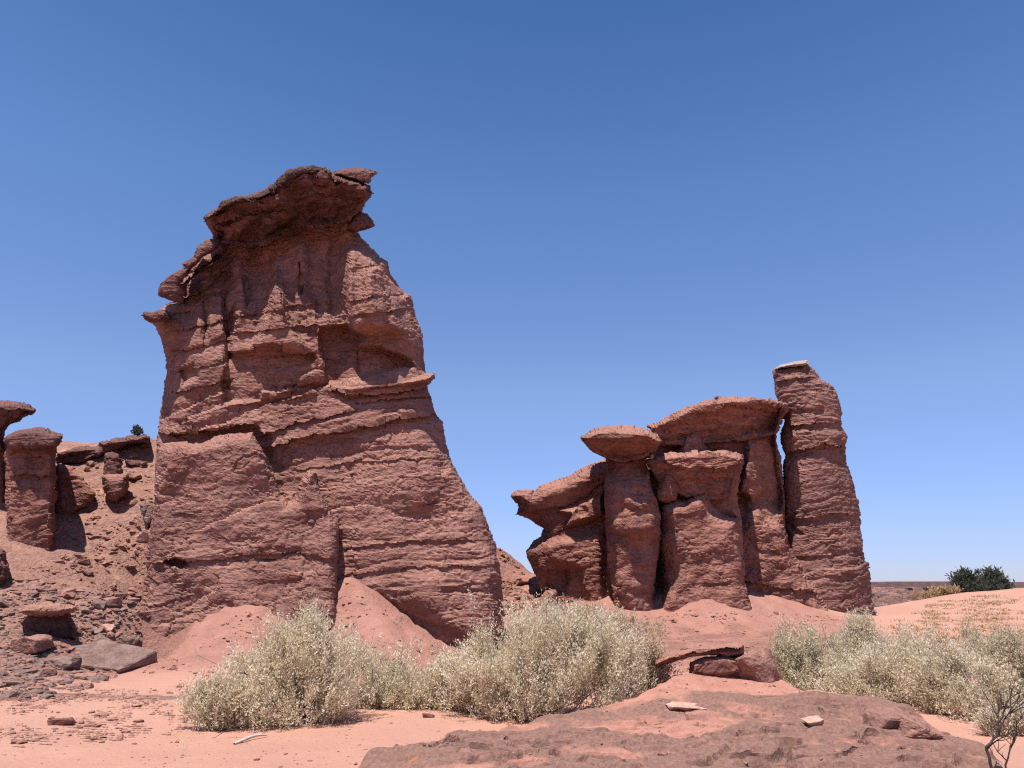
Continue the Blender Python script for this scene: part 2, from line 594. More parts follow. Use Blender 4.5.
def gz(x, y):
    x, y = np.asarray(x, float), np.asarray(y, float)
    xc, yc = np.clip(x, -48, 48), np.clip(y, -14, 62)
    z = tps_eval(CTRL, GW, xc, yc)
    z = np.clip(z, -6, 10.5)
    far = np.maximum(np.abs(x) - 48, 0) + np.maximum(y - 62, 0) + np.maximum(-14 - y, 0)
    k = sstep(0, 70, far)
    return z * (1 - k) + k * (-6.0)


def on_ground(px, py, y0=4.0, y1=70.0, n=500):
    """where the sight lines of photo positions meet the ground"""
    px, py = np.atleast_1d(px).astype(float), np.atleast_1d(py).astype(float)
    Ys = np.linspace(y0, y1, n)
    out = np.full((len(px), 3), np.nan)
    for i0 in range(0, len(px), 2000):
        pts = P(px[i0:i0 + 2000, None], py[i0:i0 + 2000, None], Ys[None, :])
        g = _ghf(pts[..., 0], pts[..., 1])
        hit = pts[..., 2] <= g
        k = np.argmax(hit, 1)
        ok = hit.any(1)
        q = pts[np.arange(len(k)), k]
        q[:, 2] = g[np.arange(len(k)), k]
        q[~ok] = np.nan
        out[i0:i0 + 2000] = q
    return out


def axis(lo, hi, step, far, ratio=1.22):
    inner = list(np.arange(lo, hi + 1e-6, step))
    s, v, up = step, hi, []
    while v < far:
        s *= ratio
        v += s
        up.append(v)
    s, v, dn = step, lo, []
    while v > -far:
        s *= ratio
        v -= s
        dn.append(v)
    return np.array(dn[::-1] + inner + up)


gx_ax, gy_ax = axis(-34, 36, 0.16, 5000), axis(4, 46, 0.13, 6000)
GX, GY = np.meshgrid(gx_ax, gy_ax)
GZ = gz(GX, GY)
pp = np.stack([GX.ravel(), GY.ravel(), np.zeros(GX.size)], -1)
near = (np.abs(GX) < 60) & (GY < 90) & (GY > -30)
slope = np.hypot(*np.gradient(GZ, gy_ax, gx_ax))
rough = np.where(near, 0.05 + 0.20 * sstep(0.15, 0.6, slope), 0.6)
fine = np.where(near, 0.012 + 0.06 * sstep(0.2, 0.6, slope), 0)
left_slope = sstep(-8.0, -9.5, GX) * sstep(17.5, 19.5, GY) * (1 - sstep(31, 34, GY)) * near
plate = np.zeros(GX.shape)
sel = left_slope > 0
pq = np.stack([GX[sel], GY[sel] * 1.0, GZ[sel] * 2.0], -1)
pq = pq + 0.3 * fbm(pq * 0.8, 2, 3)[:, None]
_, _, pid = worley(pq * 0.75, 12)
_, _, pid2 = worley(pq * 2.1, 14)
tz = GZ[sel] + 0.25 * fbm(pq * 0.5, 3, 15)
kz = np.floor(tz / 0.9)
plate[sel] = 0.30 * (pid - 0.5) + 0.13 * (pid2 - 0.5) + 0.55 * ((kz + sstep(0.55, 1.0, tz / 0.9 - kz)) * 0.9 - tz)
GZ = GZ + 0.24 * left_slope * plate
md = sstep(15.5, 17.5, GY) * (1 - sstep(22.5, 24, GY)) * sstep(-11.5, -10, GX) * (1 - sstep(0.5, 2.0, GX)) * near
rill = np.zeros(GX.shape)
selm = md > 0
rill[selm] = fbm(np.stack([GX[selm] * 2.6 + 0.5 * np.sin(GY[selm]), GY[selm] * 0.35, 0 * GX[selm]], -1), 3, 19, 0.6, True)
GZ = GZ + md * 0.09 * rill
GZ = GZ + rough * fbm(pp * 0.45, 3, 5).reshape(GX.shape) + fine * fbm(pp * 3.1, 3, 9).reshape(GX.shape)


def _bil(xx, yy):
    i = np.clip(np.searchsorted(gx_ax, xx) - 1, 0, len(gx_ax) - 2)
    j = np.clip(np.searchsorted(gy_ax, yy) - 1, 0, len(gy_ax) - 2)
    u = np.clip((xx - gx_ax[i]) / (gx_ax[i + 1] - gx_ax[i]), 0, 1)
    v = np.clip((yy - gy_ax[j]) / (gy_ax[j + 1] - gy_ax[j]), 0, 1)
    return (GZ[j, i] * (1 - u) + GZ[j, i + 1] * u) * (1 - v) + (GZ[j + 1, i] * (1 - u) + GZ[j + 1, i + 1] * u) * v


_ghf = _bil


def grid_faces(ny, nx):
    i = np.arange(ny * nx).reshape(ny, nx)
    return np.stack([i[:-1, :-1], i[:-1, 1:], i[1:, 1:], i[1:, :-1]], -1).reshape(-1, 4)


ground = mesh_obj('ground', np.stack([GX, GY, GZ], -1).reshape(-1, 3), grid_faces(*GX.shape), M_GROUND)
tag(ground, kind='structure')
# stony ground of the talus on the left, and red slope soil (real differences of the soil)
xx, yy = GX.ravel(), GY.ravel()
stony = 0.62 * sstep(-7.2, -8.4, xx + 0.12 * (yy - 14)) * sstep(12.4, 14.5, yy) * (1 - sstep(29, 33, yy))
stony = np.maximum(stony, 0.62 * np.exp(-((yy - 12.1 + 0.15 * (xx + 6)) / 0.55) ** 2) * sstep(-4.0, -5.2, xx))
stony = np.maximum(stony, 0.40 * sstep(14, 17, yy) * sstep(-1, 2, xx) * (1 - sstep(13, 16, xx)) * (1 - sstep(24, 27, yy)))
stony = np.maximum(stony, 0.55 * sstep(27, 30, yy) * sstep(3, -1, xx))
stony = np.maximum(stony, 0.5 * sstep(60, 110, yy))
vattr(ground, 'stony', stony)
red = 0.85 * sstep(15.5, 17.5, yy) * sstep(-11, -9.5, xx) * (1 - sstep(11, 13, xx)) + 0.10 * sstep(20, 24, yy) * sstep(-10, -14, xx)
vattr(ground, 'red', np.clip(red, 0, 0.8))


# ------------------------------------------------------------------ rocks: an outline given its own distance, size, depth and relief
def rock_mesh(name, poly, Y0, B, T, mat, parent=None, w=30.0, s=1.6, relief=(), lean=0.0, turn=0.0, amp=1.0, seed=1, strata=0.05, power=0.5, origin=None, wb=None, nscale=1.0, block=0.8):
    """poly: outline (photo positions) that is given the distance Y0; the front swells B metres towards the viewer, the
    back T metres away; relief and fractal erosion shape the faces"""
    poly = np.asarray(poly, float)
    x0, y0 = poly.min(0)
    x1, y1 = poly.max(0)
    nx, ny = int((x1 - x0) / s) + 3, int((y1 - y0) / s) + 3
    gx = x0 - s + s * np.arange(nx)
    gy = y0 - s + s * np.arange(ny)
    X, Yp = np.meshgrid(gx, gy)
    cx, cy = X[:-1, :-1] + s / 2, Yp[:-1, :-1] + s / 2
    cell = inside_poly(cx, cy, poly)
    cnt = np.zeros(X.shape, int)
    for dj in (0, 1):
        for di in (0, 1):
            cnt[dj:ny - 1 + dj, di:nx - 1 + di] += cell
    used = cnt > 0
    rim = used & (cnt < 4)
    d, bx, by = poly_near(X[used], Yp[used], poly)
    px, py = X[used].copy(), Yp[used].copy()
    rm = rim[used]
    px[rm], py[rm] = bx[rm], by[rm]
    d[rm] = 0
    idx = -np.ones(X.shape, int)
    idx[used] = np.arange(used.sum())
    q = np.clip(d / w, 0, 1)
    prof = (1 - (1 - q) ** 2) ** power
    qb = np.clip(d / (wb or w * 1.3), 0, 1)
    profb = (1 - (1 - qb) ** 2) ** 0.5
    ym = poly[:, 1].max()
    base = Y0 + lean * (ym - py) + turn * (px - poly[:, 0].mean())
    rel = np.zeros(len(px))
    for f in relief:
        rel = rel + f(px, py)
    rel = rel * np.clip(d / 5.0, 0, 1)
    Yf = base - B * prof - rel
    Yb = base + T * profb
    n = len(px)
    vf = P(px, py, Yf)
    vb = P(px, py, Yb)
    keep_b = ~rm
    mapb = np.arange(n)
    mapb[keep_b] = n + np.arange(keep_b.sum())
    V = np.concatenate([vf, vb[keep_b]])
    i = idx
    q4 = np.stack([i[:-1, :-1], i[1:, :-1], i[1:, 1:], i[:-1, 1:]], -1)[cell]
    F_ = np.concatenate([q4, mapb[q4[:, ::-1]]])
    # normals
    N = np.zeros_like(V)
    a, b, c, e = (V[F_[:, k]] for k in range(4))
    fn = np.cross(c - a, e - b)
    for k in range(4):
        np.add.at(N, F_[:, k], fn)
    # smooth the normals so that erosion does not fold sharp steps
    N /= np.linalg.norm(N, axis=1, keepdims=True) + 1e-9
    k = nscale
    tilt = V.copy()
    tilt[:, 2] = tilt[:, 2] - 0.11 * tilt[:, 0]
    warp = 0.25 * fbm(V * 0.5 * k, 2, seed + 91)
    sp = np.stack([tilt[:, 0] * 0.10, tilt[:, 1] * 0.10, (tilt[:, 2] + warp) * 2.3], -1) * k
    patch = fbm(V * 0.8 * k, 2, seed + 61)
    big = 0.13 / k * fbm(V * 0.42 * k, 2, seed, 0.4)
    mid = 0.022 / k * fbm(V * np.array([1.6, 1.6, 2.6]) * k, 3, seed + 7, 0.65)
    fin = (0.020 if block <= 1 else 0.012) / k * fbm(V * np.array([7, 7, 11]) * k, 3, seed + 13, 0.8) * (0.35 + 1.4 * np.clip(patch + 0.2, 0, 1))

    def beds(freq, sd_, sharp):
        tt = (tilt[:, 2] + warp + 0.05 * fbm(V * 2.2 * k, 2, sd_)) * freq * k
        kk = np.floor(tt)
        z0 = np.zeros(len(kk), np.int64)
        h0 = _hash(kk.astype(np.int64), z0, z0, sd_) % 1000 / 500.0 - 1
        h1 = _hash(kk.astype(np.int64) + 1, z0, z0, sd_) % 1000 / 500.0 - 1
        fr_ = tt - kk
        return h0 + (h1 - h0) * sstep(1 - sharp, 1, fr_) - 0.9 * np.exp(-((fr_ - 1 + sharp * 0.5) / (sharp * 0.5)) ** 2) * ((_hash(kk.astype(np.int64), z0, z0, sd_ + 5) % 100) > 55)
    m1 = sstep(-0.25, 0.25, fbm(V * 0.6 * k, 2, seed + 71))
    m3 = sstep(-0.22, 0.22, fbm(V * np.array([0.45, 0.45, 0.7]) * k + 9, 2, seed + 75))
    m2 = sstep(-0.1, 0.3, fbm(V * 0.9 * k + 5, 2, seed + 73))
    bed = strata / k * (0.9 * m1 * beds(1.15, seed + 5, 0.10) + 0.55 * m2 * beds(3.6, seed + 15, 0.22))
    bed = bed + strata / k * 0.30 * beds(10.0, seed + 25, 0.3)
    wp = V + 0.10 / k * np.stack([fbm(V * 2.5 * k + j * 7.7, 2, seed + 81 + j) for j in range(3)], -1)
    wt = wp.copy()
    wt[:, 2] = wt[:, 2] - 0.11 * wt[:, 0]
    a1, a2, aid = worley(wt * np.array([1.5, 1.5, 3.4]) * k, seed + 41)
    b1, b2, bid = worley(wt * np.array([4.8, 4.8, 6.6]) * k, seed + 43)
    blk = block * ((aid - 0.5) * 0.11 * m2 - 0.05 * np.exp(-((a2 - a1) / 0.07) ** 2) * m2 + 0) / k + min(block, 1.0) * (bid - 0.5) * 0.040 * (0.15 + 1.0 * m3) / k
    dsp = amp * (big + mid + fin) + bed + blk
    V = V + N * dsp[:, None]
    return mesh_obj(name, V, F_, mat, parent, origin, smooth=False)


def base_pt(px, py, Y):
    p = P(px, py, Y)
    p = np.array([p[0], p[1], float(_ghf(np.array([p[0]]), np.array([p[1]]))[0])])
    return p


# ---------- the large tower
tower = empty('rock_tower', base_pt(320, 660, 22.5), 'tallest red sandstone tower with dark overhanging cap and sand mounds at its foot', 'rock formation')
wall_poly = [(150, 705), (150, 650), (152, 560), (156, 500), (157, 440), (157, 428), (160, 412), (163, 395), (165, 370), (164.5, 360), (162, 345), (157, 330), (154, 323), (146, 320), (142, 315), (146, 312), (160, 311), (164, 306), (180, 300.5), (181, 298), (172, 297), (161, 293), (162, 286), (172, 276), (183, 269), (183, 264), (194, 257), (198, 249), (205, 243), (214, 240), (214, 235),
             (222, 225), (240, 212),
             (262, 205), (300, 190), (350, 190), (362, 205), (360, 222), (357, 233), (361, 240), (372, 251), (387, 262), (390, 274), (404, 293), (409.5, 296), (412, 312), (420, 328), (423, 338),
             (425, 369), (429, 374), (434, 374), (433.5, 379), (429, 385), (433, 395), (436, 409), (438.5, 415), (444.5, 420), (445.5, 440), (449.5, 457), (460, 475), (469.5, 493), (482.5, 508), (491, 540),
             (499.5, 566), (504, 609), (502, 630), (496, 660), (486, 705)]
wall_rel = [
    lambda x, y: -0.80 * sstep(330, 268, y) * sstep(352, 330, x),
    r_poly([(341, 247), (352, 246), (366, 246), (392, 262), (408, 295), (404, 335), (350, 335), (336, 296)], 1.0, 13),
    r_poly([(271, 262), (280, 260), (286, 300), (306, 352), (250, 352), (266, 290)], 0.8, 10),
                           # hollow under the cap
    r_under([(160, 296), (180, 286), (200, 268), (216, 254)], 0.30, 14, 0.1, 5),
    r_under([(184, 300), (205, 290), (222, 272)], 0.22, 12, 0.1, 5),
    r_under([(143, 322), (165, 318), (185, 312)], 0.3, 20),
    r_poly([(243, 276), (247, 274), (251, 300), (246, 312)], -0.22, 2), r_poly([(298, 262), (301, 262), (303, 292), (300, 296)], -0.25, 2), r_poly([(222, 290), (226, 288), (229, 335), (224, 350)], -0.3, 2.5),
    r_poly([(200, 302), (206, 298), (210, 330), (204, 345)], -0.25, 3), r_poly([(356, 340), (358, 340), (360, 372), (357, 374)], -0.1, 1.5),
    r_noise(0.045, 0.009, 0.65, 31, 245, 330),
    r_poly([(320, 327), (345, 325), (357, 331), (366, 337), (360, 345), (382, 345), (398, 352), (410, 360), (416, 367), (400, 372), (340, 386), (324, 386), (319, 350)], -0.85, 6),
    r_poly([(228, 352), (252, 350), (253, 345), (284, 343), (286, 350), (316, 352), (321, 372), (301, 377), (299, 388), (262, 392), (260, 400), (224, 402), (220, 384)], -0.48, 2.5),
    r_poly([(272, 372), (285, 368), (300, 366), (318, 360), (324, 384), (274, 388)], 0.22, 4),
    r_poly([(268, 392), (290, 388), (312, 387), (318, 394), (270, 402)], 0.2, 2.5),
    r_poly([(178, 368), (196, 362), (200, 378), (182, 388)], -0.35, 4),
    r_poly([(240, 262), (252, 258), (258, 300), (246, 306)], -0.15, 4),
    r_poly([(226, 320), (236, 300), (232, 360), (222, 366)], -0.4, 4),
    r_under([(168, 353), (195, 347), (226, 340)], 0.10, 7, 0.06, 4), r_under([(168, 374), (195, 368), (222, 361)], 0.09, 6, 0.05, 4), r_under([(168, 393), (195, 387), (224, 379)], 0.12, 7, 0.06, 4),
    r_under([(345, 301), (375, 297), (411, 292)], 0.07, 6, 0.05, 4), r_under([(340, 317), (375, 313), (416, 307)], 0.09, 6, 0.05, 4), r_under([(352, 268), (370, 264), (392, 266)], 0.07, 5, 0.05, 4), r_under([(180, 330), (200, 326), (225, 320)], 0.10, 7, 0.06, 4),
    r_under([(235, 318), (262, 312), (315, 304)], 0.09, 6, 0.05, 4), r_under([(235, 334), (262, 330), (316, 326)], 0.09, 6, 0.06, 4),
    r_under([(300, 470), (360, 462), (450, 458)], 0.05, 6, 0.03, 4), r_under([(345, 548), (420, 540), (492, 541)], 0.06, 6, 0.03, 4), r_under([(345, 575), (420, 566), (498, 566)], 0.06, 6, 0.03, 4),
    r_poly([(181, 304), (199, 299), (203, 345), (180, 352)], 0.16, 2.2), r_poly([(208, 296), (221, 292), (224, 336), (210, 342)], 0.18, 2.2), r_poly([(254, 284), (266, 281), (266, 320), (252, 324)], 0.14, 2.2), r_poly([(304, 290), (318, 300), (318, 324), (304, 330)], 0.14, 2.2),
    r_shelf([(172, 414), (184, 410), (205, 400), (226, 390)], 0.16, 10),
    r_shelf([(170, 428), (185, 421), (205, 411), (228, 402)], 0.20, 9),
    r_shelf([(180, 436), (205, 427), (238, 416), (270, 402), (320, 388), (340, 388)], 0.30, 7),
    r_under([(338, 390), (352, 396), (372, 393), (400, 390), (431, 386)], 0.28, 9, 0.16, 10),
    r_under([(160, 433), (185, 434), (215, 430), (240, 424), (255, 425), (263, 434)], 0.40, 16, 0.28, 10),
    r_under([(262, 437), (290, 425), (320, 418), (350, 411)], 0.10, 7, 0.08, 6),
    r_under([(360, 404), (390, 399), (415, 397), (434, 398)], 0.12, 6, 0.10, 6),
    r_under([(266, 449), (300, 438), (340, 431), (375, 423), (400, 417), (440, 415)], 0.26, 28, 0.14, 9),
    r_shelf([(322, 514), (345, 508), (372, 507), (385, 510), (400, 517), (425, 519), (465, 515)], 0.13, 14),
    lambda x, y: 0.35 * sstep(500, 640, y) * sstep(330, 480, x),
    r_poly([(352, 586), (380, 590), (420, 602), (455, 622), (492, 655), (470, 690), (420, 672), (380, 625)], -0.42, 22),
    r_poly([(395, 480), (408, 472), (398, 488), (388, 493)], -0.1, 4),
    r_noise(0.022, 0.022, 0.22, 77),
]
rock_mesh('wall', wall_poly, 23.3, 1.5, 5.5, M_ROCK, tower, w=34, s=1.35, relief=wall_rel, lean=0.0048, seed=3, strata=0.045)
cap_poly = [(213, 243), (213, 235), (209, 227), (205, 221), (205, 216), (215, 210), (223, 202), (237, 197), (250, 197), (262, 194), (274, 187), (278, 180.5), (287, 173), (301, 167.5), (312, 165.5), (325, 168),
            (332, 173), (345, 177), (360, 180), (368.5, 185), (374, 193.5), (365, 204), (361, 211), (350, 222), (325, 226), (300, 232), (273, 243), (245, 248)]
cap_rel = [
    r_slant([(205, 214), (225, 206), (250, 202), (275, 196), (300, 182), (330, 184), (362, 190)], 34, 1.5),
    r_under([(215, 224), (245, 216), (262, 212), (280, 205), (300, 200), (318, 193), (338, 196), (362, 200)], 0.14, 7, 0.10, 5),
    r_under([(290, 182), (312, 176), (330, 179), (352, 184)], 0.14, 6, 0.06, 4),
    r_noise(0.06, 0.08, 0.5, 5),
]
rock_mesh('cap_rock', cap_poly, 24.9, 2.1, 3.2, M_CAP, tower, w=6, s=1.1, relief=cap_rel, seed=11, strata=0.11, amp=1.2, power=0.42, nscale=1.5, block=2.2)
rock_mesh('top_slab', [(331, 173), (342, 169.8), (364, 168.6), (378, 171), (378.5, 174), (372, 177.5), (369, 184), (358, 182), (346, 179)], 24.6, 1.6, 1.6, M_CAP, tower, w=3.5, s=0.8, seed=21, strata=0.06, amp=0.9, nscale=1.6, block=2.0)
rock_mesh('top_boulder', [(259, 196), (262, 191), (269, 187.5), (275, 189), (276, 196), (268, 199)], 25.0, 0.9, 0.8, M_CAP, tower, w=4, s=0.8, seed=22, amp=0.8, nscale=1.8, block=1.8)
rock_mesh('top_crust', [(204.5, 222), (204.5, 216), (215, 209.5), (223, 201.5), (237, 196.5), (250, 196.5), (262, 193), (275, 186), (277, 192), (262, 199), (250, 202), (237, 204), (224, 210), (212, 219)], 24.9, 2.35, 2.6, M_VARN, tower, w=4, s=0.8, seed=28, strata=0.06, amp=1.3, nscale=1.5, block=2.4, power=0.4)
rock_mesh('top_crust', [(274, 188), (278, 180), (287, 172), (301, 166.7), (312, 164.8), (325, 167.2), (333, 172.5), (331, 178), (318, 174.5), (303, 176), (290, 181.5), (282, 190)], 24.9, 2.35, 2.6, M_VARN, tower, w=4, s=0.8, seed=29, strata=0.06, amp=1.3, nscale=1.5, block=2.4, power=0.4)
rock_mesh('side_knob', [(352, 214), (361, 210), (368, 214), (372.5, 220), (373, 227.5), (364, 230.5), (356, 233), (346, 230)], 24.8, 0.9, 0.9, M_CAP, tower, w=5, s=0.8, seed=23, amp=0.8, nscale=1.8, block=1.8)
rock_mesh('ridge_crust', [(158.5, 294), (160, 285), (171, 274), (182, 267.5), (190, 266), (189, 274), (180, 283), (182, 293), (180, 300), (170, 299)], 23.8, 0.9, 1.0, M_CAP, tower, w=5, s=0.9, seed=24, strata=0.07, amp=0.8, block=0.8, nscale=1.2)
rock_mesh('ridge_crust', [(181, 264), (193, 256), (197, 247), (205, 241), (213, 239), (222, 242), (214, 252), (204, 258), (197, 266), (188, 271)], 24.0, 0.9, 1.0, M_CAP, tower, w=5, s=0.9, seed=26, strata=0.07, amp=0.8, block=0.8, nscale=1.2)
rock_mesh('side_ledge', [(140, 315), (143, 311), (152, 311.5), (160, 309.5), (166, 310), (170, 318), (160, 323), (153, 323), (144, 320)], 23.4, 0.7, 1.2, M_CAP, tower, w=5, s=0.8, seed=25, strata=0.06, amp=0.8, block=1.4, nscale=1.4)
rock_mesh('ledge_slab', [(334, 390), (345, 384), (375, 380.5), (400, 378), (425, 373.5), (434.5, 373), (434.5, 379.5), (429, 385), (400, 389), (372, 392), (352, 396)], 24.6, 1.75, 0.8, M_ROCK, tower, w=6, s=1.0, seed=27, strata=0.05, amp=0.6)
but_poly = [(136, 715), (138, 655), (141, 605), (146, 560), (151, 515), (155, 470), (157, 448), (163, 442), (180, 441), (200, 442), (216, 437), (236, 432), (254, 430), (262, 445), (268, 462), (274, 480), (280, 496),
            (288, 505), (296, 500), (302, 480), (307, 470.5), (315, 471), (319, 490), (328, 508), (338, 522), (339, 570), (340, 640), (342, 715)]
but_rel = [
    r_under([(146, 563), (180, 561), (235, 556), (265, 553), (300, 552), (338, 558)], 0.10, 12, 0.05, 8),
    r_poly([(166, 562), (175, 557), (186, 560), (190, 566), (180, 569), (168, 566)], -0.4, 3),
    r_poly([(252, 560), (268, 557), (280, 557), (276, 562), (262, 563)], -0.25, 2),
    r_shelf([(205, 530), (235, 515), (262, 505), (285, 502)], 0.16, 30),
    r_noise(0.02, 0.02, 0.24, 41),
    lambda x, y: 0.35 * sstep(520, 660, y),
    r_poly([(178, 600), (200, 590), (240, 600), (270, 612), (255, 630), (190, 650), (160, 660), (172, 625)], -0.18, 16),
]
rock_mesh('buttress', but_poly, 22.35, 1.05, 1.4, M_ROCK, tower, w=13, s=1.35, relief=but_rel, lean=0.0026, seed=6, strata=0.025, power=0.45)

# ---------- left-hand rocks on the slope
G_SLOPE = 'rock columns on the slope left of the tall tower'
col_t = empty('rock_column', base_pt(32, 545, 24.2), 'square red rock column with a thin dark cap slab on the slope left of the tall tower', 'rock column')
rock_mesh('shaft', [(5, 580), (5, 520), (6, 454), (10, 437), (50, 438), (57, 445), (55, 472), (54, 486), (54, 528), (55, 580)], 24.6, 0.9, 1.8, M_ROCK2, col_t, w=7, s=1.1, seed=31, strata=0.04, amp=0.7, power=0.4,
          relief=[r_under([(5, 458), (15, 452), (35, 456)], 0.15, 10), r_under([(15, 476), (35, 475), (55, 476)], 0.12, 6, 0.08, 4), r_noise(0.05, 0.03, 0.15, 8)])
rock_mesh('cap_rock', [(5, 440), (6, 436.5), (17, 431.5), (37, 429.5), (53, 433), (62, 436), (60, 441), (55, 447), (35, 449), (10, 449)], 24.5, 1.3, 1.8, M_CAP, col_t, w=4, s=0.9, seed=32, strata=0.07, amp=0.9, nscale=1.4, block=1.6)
ov = empty('overhanging_rock', base_pt(-10, 470, 27), 'beak shaped overhanging rock at the far left edge, dark against the sky', 'rock')
rock_mesh('beak', [(-70, 398), (-20, 399), (4, 400.5), (20, 401.5), (30, 404), (36, 410), (33, 414), (26, 416), (20, 422), (10, 425), (5, 430), (4, 438), (7, 452), (-70, 470)], 26.8, 1.1, 2.5, M_CAP, ov, w=7, s=1.1, seed=33, strata=0.08, amp=0.9, nscale=1.3, block=1.5,
          relief=[lambda x, y: 1.1 * sstep(432, 404, y)])
rock_mesh('pedestal', [(-70, 560), (-70, 445), (-20, 440), (6, 440), (9, 470), (10, 520), (10, 560)], 27.0, 1.0, 3, M_ROCK2, ov, w=12, s=1.6, seed=34, amp=0.8)
rl = rock_mesh('ridge_ledge', [(55, 463), (56, 452), (75, 447.5), (99, 446), (98, 441.5), (115, 438.5), (136, 436.5), (146, 433.5), (151, 437), (148, 443), (132, 446), (110, 453), (92, 460), (75, 468)], 29.8, 0.9, 1.2, M_CAP, None, w=4, s=0.9, seed=35, strata=0.09, amp=0.9, nscale=1.3, block=2.0, origin=base_pt(100, 450, 30),
               relief=[lambda x, y: 0.5 * sstep(0, 6, np.interp(x, [56, 75, 100, 150], [459, 455, 449, 441]) - y)])
tag(rl, 'dark layered ledge along the skyline between the square column and the tall tower', 'rock ledge')
hd = empty('small_hoodoo', base_pt(115, 495, 26.5), 'small rounded hoodoo with dark upper knob sitting on the rubble slope', 'hoodoo')
rock_mesh('knob', [(104, 478), (105, 460), (106, 454), (112, 452), (119, 455), (122, 464), (122, 478)], 26.9, 0.45, 0.6, M_CAP, hd, w=5, s=0.8, seed=36, amp=0.4, strata=0.04)
rock_mesh('stem', [(102, 476), (108, 473.5), (120, 474), (128, 473), (129, 487), (124, 496), (117, 502), (108, 499), (103, 488)], 26.7, 0.7, 0.7, M_ROCK, hd, w=8, s=0.8, seed=37, amp=0.4, strata=0.04)
tr = rock_mesh('leaning_slab', [(138, 504), (148, 501.5), (156, 503), (154, 519), (149, 530), (145, 530), (142, 515)], 23.6, 0.35, 0.5, M_SLAB, None, w=3, s=0.8, seed=38, amp=0.25, strata=0.02, origin=base_pt(147, 528, 23.6))
tag(tr, 'smooth triangular grey slab leaning beside the left edge of the tall tower', 'rock slab')
cv = rock_mesh('half_buried_rock', [(52, 560), (54, 470), (58, 464), (70, 466), (84, 476), (96, 494), (90, 503), (80, 510), (70, 520), (66, 560)], 26.6, 0.3, 1.2, M_ROCK2, None, w=9, s=1.2, seed=39, amp=0.8, origin=base_pt(70, 520, 26.6))
tag(cv, 'shaded rock face half buried in rubble just right of the square column', 'rock')
dk = rock_mesh('edge_shadow_rock', [(-40, 590), (-36, 548), (-10, 541), (4, 550), (11, 566), (9, 580), (0, 592)], 21.2, 0.6, 1.0, M_CAP, None, w=10, s=1.2, seed=40, amp=0.6, origin=base_pt(-10, 585, 21.2))  # dark-coloured rock added as the shadow at the left edge
tag(dk, 'dark rock standing in for the shadow at the left edge below the beak shaped rock', 'boulder')

# ---------- right-hand group
fin = empty('rock_fin', base_pt(580, 605, 29), 'long red rock fin sloping down to a pointed overhanging snout left of the mushroom rocks', 'rock formation')
fin_poly = [(543, 670), (544, 602), (544, 592), (537.5, 581), (533.5, 569), (527, 556), (527, 550), (534, 541), (542, 537), (543, 528), (528, 520), (515, 515), (518, 508), (516, 501.5), (512, 498), (511, 495), (515.5, 491.5), (522, 489.5), (533, 490),
            (539, 485), (559, 480.5), (569, 476.5), (578, 471), (594, 464), (604, 459), (632, 452), (640, 470), (640, 670)]
fin_rel = [
    lambda x, y: 0.62 * sstep(32, 2, y - np.interp(x, [511, 540, 560, 580, 604, 640], [492, 486, 481, 471, 460, 452])) - 0.2,
    r_under([(515, 512), (535, 511), (556, 508), (575, 503), (590, 495), (606, 482)], 0.15, 10),
    r_poly([(556, 510), (575, 505), (590, 497), (606, 484), (606, 516), (585, 523), (565, 527), (568, 516)], 0.75, 5),
    r_poly([(576, 505), (584, 504), (588, 512), (582, 517), (576, 513)], -0.4, 3),
    r_under([(543, 531), (556, 531), (572, 527), (590, 522), (610, 518)], 0.20, 9),
    r_poly([(546, 568), (556, 565), (568, 567), (571, 578), (566, 592), (548, 600), (543, 585)], -0.55, 5),
    r_poly([(543, 545), (560, 538), (604, 530), (606, 600), (590, 612), (575, 570), (545, 562)], 0.45, 8),
]
rock_mesh('fin_wall', fin_poly, 30.2, 1.6, 2.2, M_ROCK2, fin, w=16, s=1.25, relief=fin_rel, seed=52, strata=0.05)
rock_mesh('snout', [(511, 496), (515.5, 491.5), (522, 489), (533, 489.5), (536, 494), (528, 500), (517, 502)], 29.9, 1.0, 0.9, M_CAP2, fin, w=6, s=0.9, seed=53, amp=0.5)
rock_mesh('foot_rock', [(532, 640), (533, 610), (538, 602), (546, 592), (556, 590), (562, 610), (562, 640)], 28.9, 0.4, 0.6, M_ROCK2, fin, w=8, s=1.0, seed=54, amp=0.6)

ms = empty('mushroom_rock', base_pt(634, 612, 26.8), 'slender mushroom rock, tapering red stem under a flat orange cap slab', 'mushroom rock')
rock_mesh('stem', [(613, 650), (614, 612), (612, 590), (608, 560), (605, 530), (603.5, 505), (605, 482), (606, 452), (642, 448), (648, 466), (653, 486), (659, 500), (662, 515), (662.5, 535), (658, 558), (655, 580), (653, 595), (658, 612), (661, 650)],
          27.3, 1.0, 1.1, M_ROCK2, ms, w=22, s=1.1, seed=61, strata=0.03, amp=0.8,
          relief=[lambda x, y: -0.75 * sstep(486, 466, y) + 0.35 * sstep(480, 505, y) * sstep(552, 522, y), r_under([(604, 526), (618, 531), (635, 535), (648, 531), (661, 523)], 0.28, 22), lambda x, y: -0.25 * sstep(620, 612, x) * sstep(530, 560, y), r_noise(0.05, 0.05, 0.3, 3)])
rock_mesh('cap_rock', [(581, 437), (590, 430), (598, 427), (615, 426.2), (640, 428), (650, 430), (657, 434), (663, 441), (656, 451), (645, 459), (625, 463), (610, 461), (604, 459), (592, 452), (584, 443)],
          27.3, 2.1, 1.8, M_CAP2, ms, w=6, s=0.95, seed=62, strata=0.08, amp=0.9, nscale=1.3, block=1.3, relief=[r_slant([(582, 438), (605, 439), (630, 438), (645, 436), (660, 441)], 20, 1.5)])
m2 = empty('mushroom_rock', base_pt(705, 616, 27.5), 'stout mushroom rock with thick overhanging cap block, right of the slender one', 'mushroom rock')
